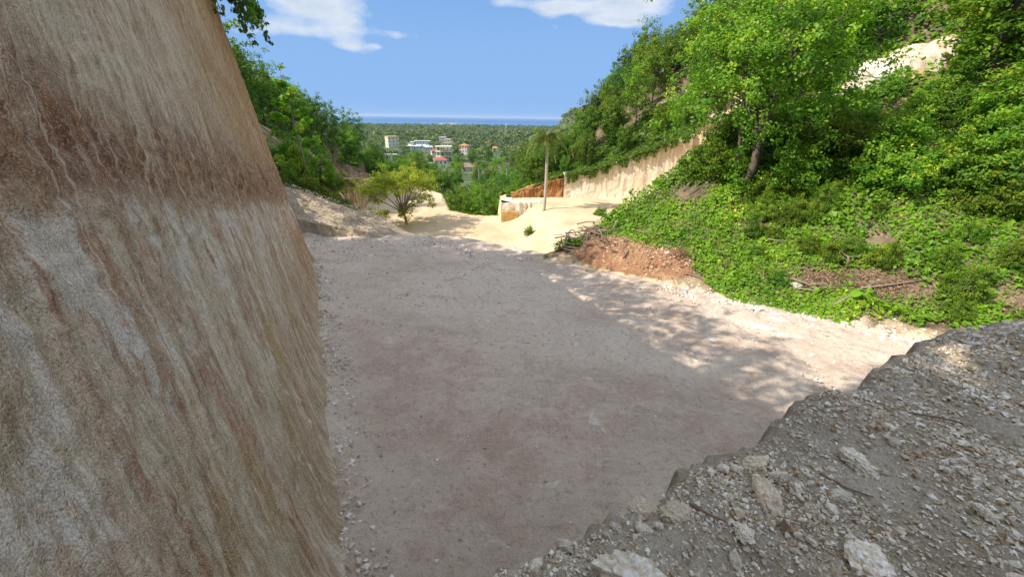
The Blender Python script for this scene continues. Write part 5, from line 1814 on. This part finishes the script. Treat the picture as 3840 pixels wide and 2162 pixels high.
def gravel(name, P, size, mat, label, seed):
    """thousands of little eight sided stones in one mesh"""
    g = np.random.default_rng(seed)
    n = len(P)
    oc = np.array([(1, 0, 0), (0, 1, 0), (-1, 0, 0), (0, -1, 0), (0, 0, 0.9), (0, 0, -0.9)], float)
    tri = np.array([(0, 1, 4), (1, 2, 4), (2, 3, 4), (3, 0, 4), (1, 0, 5), (2, 1, 5), (3, 2, 5), (0, 3, 5)])
    v = oc[None] * g.uniform(0.55, 1.25, (n, 6, 1)) + g.normal(size=(n, 6, 3)) * 0.16
    # random orientation of every stone
    q = g.normal(size=(n, 4))
    q /= np.linalg.norm(q, axis=1)[:, None]
    w_, i_, j_, k_ = q.T
    Rm = np.stack([1 - 2 * (j_ * j_ + k_ * k_), 2 * (i_ * j_ - k_ * w_), 2 * (i_ * k_ + j_ * w_), 2 * (i_ * j_ + k_ * w_), 1 - 2 * (i_ * i_ + k_ * k_), 2 * (j_ * k_ - i_ * w_),
                   2 * (i_ * k_ - j_ * w_), 2 * (j_ * k_ + i_ * w_), 1 - 2 * (i_ * i_ + j_ * j_)], -1).reshape(n, 3, 3)
    v = np.einsum('nij,nkj->nki', Rm, v)
    v[..., 2] *= 0.8
    v = v * size[:, None, None] + P[:, None, :]
    f = (tri[None] + (np.arange(n) * 6)[:, None, None]).reshape(-1, 3)
    t = np.repeat(np.clip(0.5 + 0.28 * g.normal(size=n), 0, 1), 6)
    return tag(link(name, mesh_np(name, v.reshape(-1, 3), f, {'tint': t}, False), mat), label, kind='stuff')


def gravel_mat(name, cols):
    M = Mat(name, 0.93, 0.12)
    t = M.attr('tint')
    c = M.mix(M.step(t, 0.0, 0.45), cols[0], cols[1])
    c = M.mix(M.step(t, 0.45, 1.0), c, cols[2])
    return M.done(M.mix(M.math('MULTIPLY', M.noise(M.pos(), 120.0, 3, 0.6), 0.3), c, (0.40, 0.32, 0.23)))


MT['gravel'] = gravel_mat('loose_gravel', [(0.34, 0.24, 0.13), (0.64, 0.54, 0.41), (0.92, 0.88, 0.80)])
MT['gravel_pad'] = gravel_mat('pad_gravel', [(0.46, 0.36, 0.28), (0.68, 0.59, 0.50), (0.88, 0.84, 0.78)])
MT['gravel_red'] = gravel_mat('red_rubble', [(0.18, 0.075, 0.035), (0.34, 0.18, 0.095), (0.60, 0.47, 0.34)])
x, y = mound_pts(56000, 0.9)
patch = fbm(x * 1.3, y * 1.3, 4.0, 4)
k = g.random(len(x)) < np.clip(0.60 + 1.6 * patch, 0.10, 1)
x, y = x[k], y[k]
dcam = np.hypot(x, y)
size = np.minimum(0.0036 * np.exp(np.abs(g.normal(size=len(x))) * 0.66), 0.016) * (0.75 + 0.25 * dcam)
gravel('mound_gravel', np.stack([x, y, mound_z(x, y) + size * 0.30], -1), size, MT['gravel'], 'loose pale gravel strewn over the mound', 72)

# pebbles on the pad: rows left by the grader, thicker along the wall and the lip
n = 90000
x, y = g.uniform(-13, 12, n), g.uniform(0.8, 21.8, n)
s_, o_ = wall_so(x, y)
d2 = TOEM[0] * (x - 5.93) + TOEM[1] * (y - 12.97)
dens = 0.08 + 0.9 * np.clip(ruts(x, y)[0], 0, 1) + 0.9 * sm(0.1, 0.55, fbm(x * 0.8, y * 0.8, 3.0, 3)) + 0.8 * sm(-1.0, -0.15, o_) + 0.5 * sm(-1.2, 0.0, d2) + 0.5 * sm(16, 20, y)
k = (o_ < -0.05) & (d2 < 0.3) & (g.random(n) < dens * 0.55 * np.clip(9.0 / np.hypot(x, y), 0.25, 1.0))
k &= 0.60 * (x - 1.3) + 0.80 * (y - 18.1) < 0.2
x, y = x[k], y[k]
size = (0.010 + 0.042 * g.random(len(x)) ** 3.2) * np.clip(np.hypot(x, y) / 9.0, 0.7, 1.8)
gravel('pad_gravel', np.stack([x, y, pad_z(x, y) + 0.05 * fbm(x * 0.5, y * 0.5, 1.0, 3) + 0.01 + 0.22 * sm(0.9, 0.0, -wall_so(x, y)[1]) * 0.8], -1), size, MT['gravel_pad'], 'scattered pebbles on the levelled pad', 73)
n = 8000
u, v = g.normal(size=n) * 1.7, g.normal(size=n) * 0.55
x, y = 4.75 + u * 0.785 + v * 0.62, 15.75 - u * 0.62 + v * 0.785
k = (x > 2.3) & (x < 7.7) & (y > 12.7) & (y < 18.5)
x, y, u = x[k], y[k], u[k]
ii, jj = np.clip(((y - 12.6) / 6.0 * 119).astype(int), 0, 119), np.clip(((x - 2.2) / 5.6 * 119).astype(int), 0, 119)
size = 0.012 + 0.05 * g.random(len(x)) ** 3.0 * (1 + 0.6 * (u > 1.0))
gravel('dirt_rubble', np.stack([x, y, hzz[ii, jj] + size * 0.3], -1), size, MT['gravel_red'], 'rusty rubble strewn over the red dirt heap', 74)
# rubble on the berm
n = 5200
x, y = g.uniform(-14.5, -4.8, n), g.uniform(20.7, 24.0, n)
cz = np.interp(x, bxs, crest)
bz = pad_z(x, 20.9) - 0.15
f_ = np.clip((y - 21.05) / 2.45, 0, 1)
z = bz + (cz - bz) * (0.58 + 0.42 * sm(0, 1, f_) ** 0.85)
k = (y > 21.0) & (z > bz + 0.1)
gravel('berm_rubble', np.stack([x, y, z + 0.04], -1)[k], (0.012 + 0.045 * g.random(n) ** 3)[k], MT['gravel'], 'broken marl on top of the berm', 75)

# spoil crumbled from the wall, lying along its foot
n = 7000
s_ = g.uniform(-3.4, S_END + 0.5, n)
o_ = -np.abs(g.normal(size=n)) * 0.32 - 0.02
x, y = WP[0] + WU[0] * s_ - WN[0] * o_, WP[1] + WU[1] * s_ - WN[1] * o_
k = g.random(n) < np.clip(0.45 + 0.9 * fbm(x * 0.9, y * 0.9, 2.0, 3), 0.05, 1)
x, y, o_ = x[k], y[k], o_[k]
size = 0.009 + 0.050 * g.random(len(x)) ** 3.5
gravel('wall_foot_rubble', np.stack([x, y, pad_z(x, y) + 0.02 + 0.26 * sm(0.9, 0.0, -o_) * (0.6 + 0.6 * fbm(x * 1.5, y * 1.5, 6.0, 3))], -1), size, MT['gravel_pad'], 'crumbled spoil along the foot of the cut wall', 77)

# crushed marl spilt along the foot of the slope
n = 9000
x = g.uniform(5.5, 15.5, n)
y = 12.97 - (x - 5.93) * 0.79 + 0.25 + 0.38 * g.normal(size=n)
k = bare_amount(x, y) < 0.9
x, y = x[k], y[k]
size = 0.012 + 0.05 * g.random(len(x)) ** 3.5
gravel('toe_rubble', np.stack([x, y, np.maximum(height(x, y), pad_z(x, y)) + size * 0.3], -1), size, MT['gravel_pad'], 'crushed marl spilt along the foot of the creeper slope', 76)

# rocks pushed up along the foot of the slope
for k in range(46):
    f = k / 45.0
    x = 7.6 + 6.6 * f + 0.25 * g.normal()
    y = 12.97 - (x - 5.93) * 0.79 + 0.12 + 0.22 * g.normal()
    s_ = 0.05 + 0.11 * g.random() ** 1.6
    me = SMALL['rock'][k % 5]
    o = tag(link('rock', me), 'pale rock in the row along the foot of the creeper slope', 'rock', 'rocks along the slope foot')
    o.location = (x, y, max(Hz(x, y), float(pad_z(x, y))) + s_ * 0.2)
    o.scale = (s_ * 1.3, s_, s_ * 0.9)
    o.rotation_euler = (0.2 * g.normal(), 0.2 * g.normal(), g.random() * 6.28)
for k, (x, y, s_, lab) in enumerate([(9.35, 12.2, 0.20, 'large pale rock under the crooked fallen branch'), (9.15, 11.5, 0.10, 'small pale rock below the crooked fallen branch'), (6.3, 15.6, 0.14, 'white rock on the right shoulder of the red dirt heap'), (6.0, 14.9, 0.11, 'whitish rock low on the right of the red dirt heap')]):
    me = BIGR[k].copy()
    me.materials.append(MT['rock'])
    o = tag(link('rock', me), lab, 'rock')
    zz = pile_z(x, y) if x < 7 else onz(x, y, 0)[2]
    o.location = (x, y, zz + s_ * 0.3)
    o.scale = (s_ * 1.2, s_, s_ * 0.8)
    o.rotation_euler = (0.1, 0.2, k * 1.3)

# dry litter: chips and broken sticks on the bare soil
n = 5200
pick = g.integers(0, 3, n)
cx, cy = np.array([11.3, 14.3, 9.7])[pick], np.array([11.3, 9.3, 12.2])[pick]
x, y = cx + g.normal(size=n) * np.array([0.75, 1.0, 0.7])[pick], cy + g.normal(size=n) * np.array([0.38, 0.6, 0.4])[pick]
q = slope_q(x, y)
k = (q > 0.15) & (q < 2.8)
x, y = x[k], y[k]
P = np.stack([x, y, height(x, y) + 0.03], -1)
me = leaf_mesh('dry_litter', P, np.array([0, 0, 1.0]) + g.normal(size=P.shape) * 0.4, g.uniform(0.06, 0.22, len(x)), g.random(len(x)), g, 0.16)
M_ = Mat('dry_litter', 0.9, 0.1)
MT['litter'] = M_.done(M_.mix(M_.attr('tint'), (0.14, 0.075, 0.04), (0.42, 0.29, 0.18)))
tag(link('dry_litter', me, MT['litter']), 'dry brown litter of chips and sticks at the slope foot', kind='stuff')

# dark twigs and a dry leaf on the mound
for k, (pts, lab) in enumerate([([(1.62, 0.98), (1.75, 0.92), (1.9, 0.80), (1.98, 0.72)], 'long thin dark twig near the bottom right corner of the mound'),
                                ([(1.05, 0.93), (1.2, 0.95), (1.35, 0.93)], 'thin dark twig below the broad pale rock'),
                                ([(1.62, 1.55), (1.72, 1.48), (1.82, 1.44)], 'short black twig under the angular rock'),
                                ([(0.86, 1.36), (0.93, 1.30), (1.0, 1.27)], 'short dark twig by the lip rubble'),
                                ([(2.5, 2.05), (2.68, 1.98), (2.85, 1.95)], 'dark stick lying high on the mound')]):
    p3 = [np.array([a, b, mz(a, b) + 0.015]) for a, b in pts]
    o = tag(MB().tube([p - p3[0] for p in p3], [0.006, 0.005, 0.004, 0.003][:len(p3)], 5).build('twig', MT['brownwood']), lab, 'twig')
    o.location = tuple(p3[0])
me = leaf_mesh('dry_leaf', np.array([[0, 0, 0.0]]), np.array([[0.2, -0.5, 0.8]]), 0.07, np.array([0.2]), g, 0.6)
o = tag(link('dry_leaf', me, MT['litter']), 'curled dark brown leaf on the mound', 'leaf')
o.location = (1.24, 1.24, mz(1.24, 1.24) + 0.025)
# ------------------------------------------------------------------ houses down in the valley
MT['w_white'] = simple('white_render', (0.74, 0.73, 0.70), 0.85, 0.08, 0.4)
MT['w_cream'] = simple('cream_render', (0.72, 0.66, 0.50), 0.85, 0.08, 0.4)
MT['w_grey'] = simple('grey_block', (0.46, 0.45, 0.43), 0.9, 0.15, 0.5)
MT['w_pink'] = simple('pinkish_render', (0.62, 0.52, 0.45), 0.85, 0.1, 0.4)
MT['w_yellow'] = simple('yellow_trim', (0.66, 0.47, 0.12), 0.8, 0.1, 0.4)
MT['r_red'] = simple('red_roof', (0.42, 0.12, 0.09), 0.8, 0.15, 0.8)
MT['r_orange'] = simple('orange_roof', (0.55, 0.22, 0.09), 0.8, 0.15, 0.8)
MT['r_blue'] = simple('pale_metal_roof', (0.55, 0.62, 0.70), 0.5, 0.08, 0.3)
MT['r_brown'] = simple('thatch_roof', (0.26, 0.19, 0.13), 0.9, 0.25, 0.8)
MT['pane'] = simple('dark_glass', (0.03, 0.035, 0.04), 0.2, 0.1, 1.0, 0.0, 0.5)


def vz_(x, y):
    return float(height(np.array([x], float), np.array([y], float), False)[0])


def wall_windows(root, w, d, rows_, cols, z0, dz, wz, side, mat=None, ww=0.9):
    """windows as real recessed panes with frames on one wall of a w x d block"""
    for r_ in range(rows_):
        for c_ in range(cols):
            a = -0.5 * (w if side in 'fb' else d) + (c_ + 0.5) * (w if side in 'fb' else d) / cols
            z = z0 + r_ * dz
            if side == 'f':
                bx_ = (a - ww / 2, a + ww / 2, -d / 2 - 0.06, -d / 2 + 0.05, z, z + wz)
            else:
                s_ = -1 if side == 'l' else 1
                bx_ = (min(s_ * (w / 2 + 0.06), s_ * (w / 2 - 0.05)), max(s_ * (w / 2 + 0.06), s_ * (w / 2 - 0.05)), a - ww / 2, a + ww / 2, z, z + wz)
            wi = MB().box(*bx_).build('window', MT['pane'], root)
            if side == 'f':
                MB().box(bx_[0] - 0.1, bx_[1] + 0.1, bx_[2] - 0.1, bx_[2] + 0.02, z - 0.12, z - 0.003).build('sill', MT['w_white'], wi)


def hip(w, d, z, h, ov=0.5):
    w2, d2 = w / 2 + ov, d / 2 + ov
    rl = max(0.1, w2 - d2)
    mb = MB()
    mb.add([(-w2, -d2, z), (w2, -d2, z), (w2, d2, z), (-w2, d2, z), (-rl, 0, z + h), (rl, 0, z + h)], [(0, 1, 5, 4), (1, 2, 5), (2, 3, 4, 5), (3, 0, 4), (3, 2, 1, 0)])
    return mb


def block(label, x, y, rz, w, d, h, wall, cat='house', roof=None, roof_h=2.0, flat=None, rows_=2, fcols=3, lcols=2, group='houses in the valley', zoff=0.0, dz=3.0):
    z = vz_(x, y) - 0.5 + zoff
    o = thing('house', label, cat, (x, y, z), rad(rz), group)
    MB().box(-w / 2, w / 2, -d / 2, d / 2, -3, h).build('wall', MT[wall], o)
    if roof:
        hip(w, d, h + 0.02, roof_h).build('roof', MT[roof], o)
    else:
        MB().box(-w / 2 - 0.25, w / 2 + 0.25, -d / 2 - 0.25, d / 2 + 0.25, h + 0.003, h + 0.45).build('roof', MT[flat or wall], o)
    wall_windows(o, w, d, rows_, fcols, h - rows_ * dz + 0.9, dz, 1.3, 'f')
    wall_windows(o, w, d, rows_, lcols, h - rows_ * dz + 0.9, dz, 1.3, 'l')
    return o


block('cream three storey building with yellow trimmed flat roof at the left of the houses', -124, 430, 38, 11, 8, 9.6, 'w_cream', 'building', flat='w_yellow', rows_=3, fcols=3, lcols=2, zoff=1.5)
block('white house with a low red hip roof in front of the concrete frame', -45.5, 258, 14, 8.0, 6.0, 4.6, 'w_white', roof='r_red', roof_h=1.5, rows_=1, fcols=3, lcols=2, zoff=1.0)
block('small flat white annex left of the red roofed house', -51.5, 256, 10, 4.5, 5, 3.2, 'w_white', rows_=1, fcols=1, lcols=1)
block('three storey house with an orange hip roof right of the concrete frame', -43, 365, -18, 7.6, 6.5, 7.6, 'w_pink', roof='r_orange', roof_h=1.6, rows_=2, fcols=3, lcols=2)
block('small house with an orange roof alone right of the other houses', -17, 380, 10, 5, 4, 3.5, 'w_pink', roof='r_orange', roof_h=1.4, rows_=1, fcols=2, lcols=1, zoff=1.5)
block('long pale blue roofed white shed in the middle of the town', -90, 415, 8, 18, 9, 3.6, 'w_white', 'shed', roof='r_blue', roof_h=1.3, rows_=1, fcols=6, lcols=2)
block('white shed with a cream roof left of the long blue roofed shed', -101, 405, 20, 8, 7, 4.2, 'w_white', 'shed', roof='w_cream', roof_h=1.2, rows_=1, fcols=3, lcols=2)
block('long white two storey building behind the sheds', -102, 470, 5, 17, 7, 5.4, 'w_white', 'building', rows_=2, fcols=6, lcols=2)
block('low white building left behind the sheds', -113, 466, -10, 6, 6, 4.2, 'w_white', 'building', rows_=1, fcols=2, lcols=2)
block('white flat roofed building farthest up the town', -95, 565, 12, 9, 7, 5.6, 'w_white', 'building', rows_=2, fcols=3, lcols=2)
block('low cream building right of the farthest town building', -84, 555, 0, 12, 7, 3.6, 'w_cream', 'building', rows_=1, fcols=4, lcols=2)
block('unfinished grey block house in the trees below the yellow trimmed building', -88, 300, 20, 8, 6, 4.4, 'w_grey', rows_=1, fcols=4, lcols=2)
block('brown thatched hut right of the red roofed house', -27.5, 245, 8, 8, 6, 2.8, 'w_pink', 'hut', roof='r_brown', roof_h=2.2, rows_=1, fcols=2, lcols=1)
block('second brown roofed hut deeper in the trees', -13, 232, -10, 7, 5, 2.6, 'w_grey', 'hut', roof='r_brown', roof_h=1.8, rows_=1, fcols=2, lcols=1)
for k, (x, y, w, h, lab) in enumerate([(-368, 2200, 34, 9, 'left block of the white seaside hotel near the shore'), (-318, 2230, 40, 12, 'middle block of the white seaside hotel near the shore'), (-268, 2250, 34, 8, 'right block of the white seaside hotel near the shore')]):
    block(lab, x, y, 5 * k - 5, w, 16, h + 6, 'w_white', 'building', rows_=2, fcols=5, lcols=2, group='white seaside hotel blocks', dz=3.6)

for k, (x, y, w, h, rz, wall, roof, lab) in enumerate([(-78, 385, 7, 3.4, 12, 'w_white', None, 'small flat white house right of the long blue roofed shed'), (-70, 440, 9, 4.0, -8, 'w_cream', 'r_brown', 'cream house with a brown roof behind the concrete frame'),
        (-66, 350, 6, 3.2, 20, 'w_white', 'r_red', 'tiny white house with a red roof left of the concrete frame'), (-118, 520, 8, 4.2, 0, 'w_white', None, 'small white house behind the yellow trimmed building'), (-60, 520, 8, 3.6, 10, 'w_white', 'w_cream', 'pale house high in the town'),
        (-140, 620, 9, 4.2, -12, 'w_white', None, 'white house far up at the left of the town'), (-30, 470, 6, 3.4, 8, 'w_cream', 'r_orange', 'small orange roofed house far right in the trees')]):
    block(lab, x, y, rz, w, 6, h, wall, roof=roof, roof_h=1.3, rows_=1, fcols=3, lcols=2, zoff=1.0)

# open concrete frame
x, y = -50, 300
o = thing('building_frame', 'unfinished building of bare cream concrete columns and slabs', 'building', (x, y, vz_(x, y) - 0.3), rad(16))
W, D = 11.0, 8.0
for f, z in enumerate((3.4, 6.8, 10.2)):
    MB().box(-W / 2 - 0.2, W / 2 + 0.2, -D / 2 - 0.2, D / 2 + 0.2, z, z + 0.45).build('slab', MT['w_cream'], o)
for f, z in enumerate((0.0, 3.853, 7.253)):
    for i in range(5):
        for j in range(3):
            cx_, cy_ = -W / 2 + 0.2 + i * (W - 0.4) / 4, -D / 2 + 0.2 + j * (D - 0.4) / 2
            MB().box(cx_ - 0.17, cx_ + 0.17, cy_ - 0.17, cy_ + 0.17, z - (2 if f == 0 else 0), z + (3.397 if f == 0 else 2.944)).build('column', MT['w_cream'], o)
MB().box(W / 2 - 3.2, W / 2 - 0.5, D / 2 - 0.12, D / 2 + 0.05, 3.853, 6.797).build('wall', MT['w_grey'], o)
MB().box(-W / 2 + 0.5, W / 2 - 0.5, D / 2 - 0.12, D / 2 + 0.05, -2, 3.397).build('wall', MT['w_grey'], o)

x, y = -14, 700
o = tag(MB().tube([(0, 0, -2), (0, 0, 14), (0, 0, 27)], [0.35, 0.28, 0.15], 6).build('mast', MT['w_white']), 'thin pale mast rising over the coastal wood', 'mast')
o.location = (x, y, vz_(x, y))
for k, (x, y, lab) in enumerate([(-97, 330, 'grey utility pole below the sheds'), (-58, 240, 'grey utility pole beside the red roofed house')]):
    o = thing('utility_pole', lab, 'pole', (x, y, vz_(x, y)))
    MB().tube([(0, 0, -1), (0, 0, 9.5)], [0.16, 0.11], 7).build('pole', MT['w_grey'], o)
    MB().box(-0.9, 0.9, -0.06, 0.06, 8.7, 8.85).build('crossarm', MT['w_grey'], o)
# ------------------------------------------------------------------ sea air
hz = MB().box(-45000, 45000, -300, 43500, -75, 70).build('haze', None)
hm = bpy.data.materials.new('sea_air')
hm.use_nodes = True
hm.node_tree.nodes.clear()
hv_ = hm.node_tree.nodes.new('ShaderNodeVolumePrincipled')
hv_.inputs['Color'].default_value = (0.62, 0.78, 1.0, 1)
hv_.inputs['Density'].default_value = 0.000042
hv_.inputs['Anisotropy'].default_value = 0.1
ho = hm.node_tree.nodes.new('ShaderNodeOutputMaterial')
hm.node_tree.links.new(hv_.outputs[0], ho.inputs['Volume'])
hz.data.materials.append(hm)
tag(hz, 'thin pale blue sea air over the plain', kind='stuff')
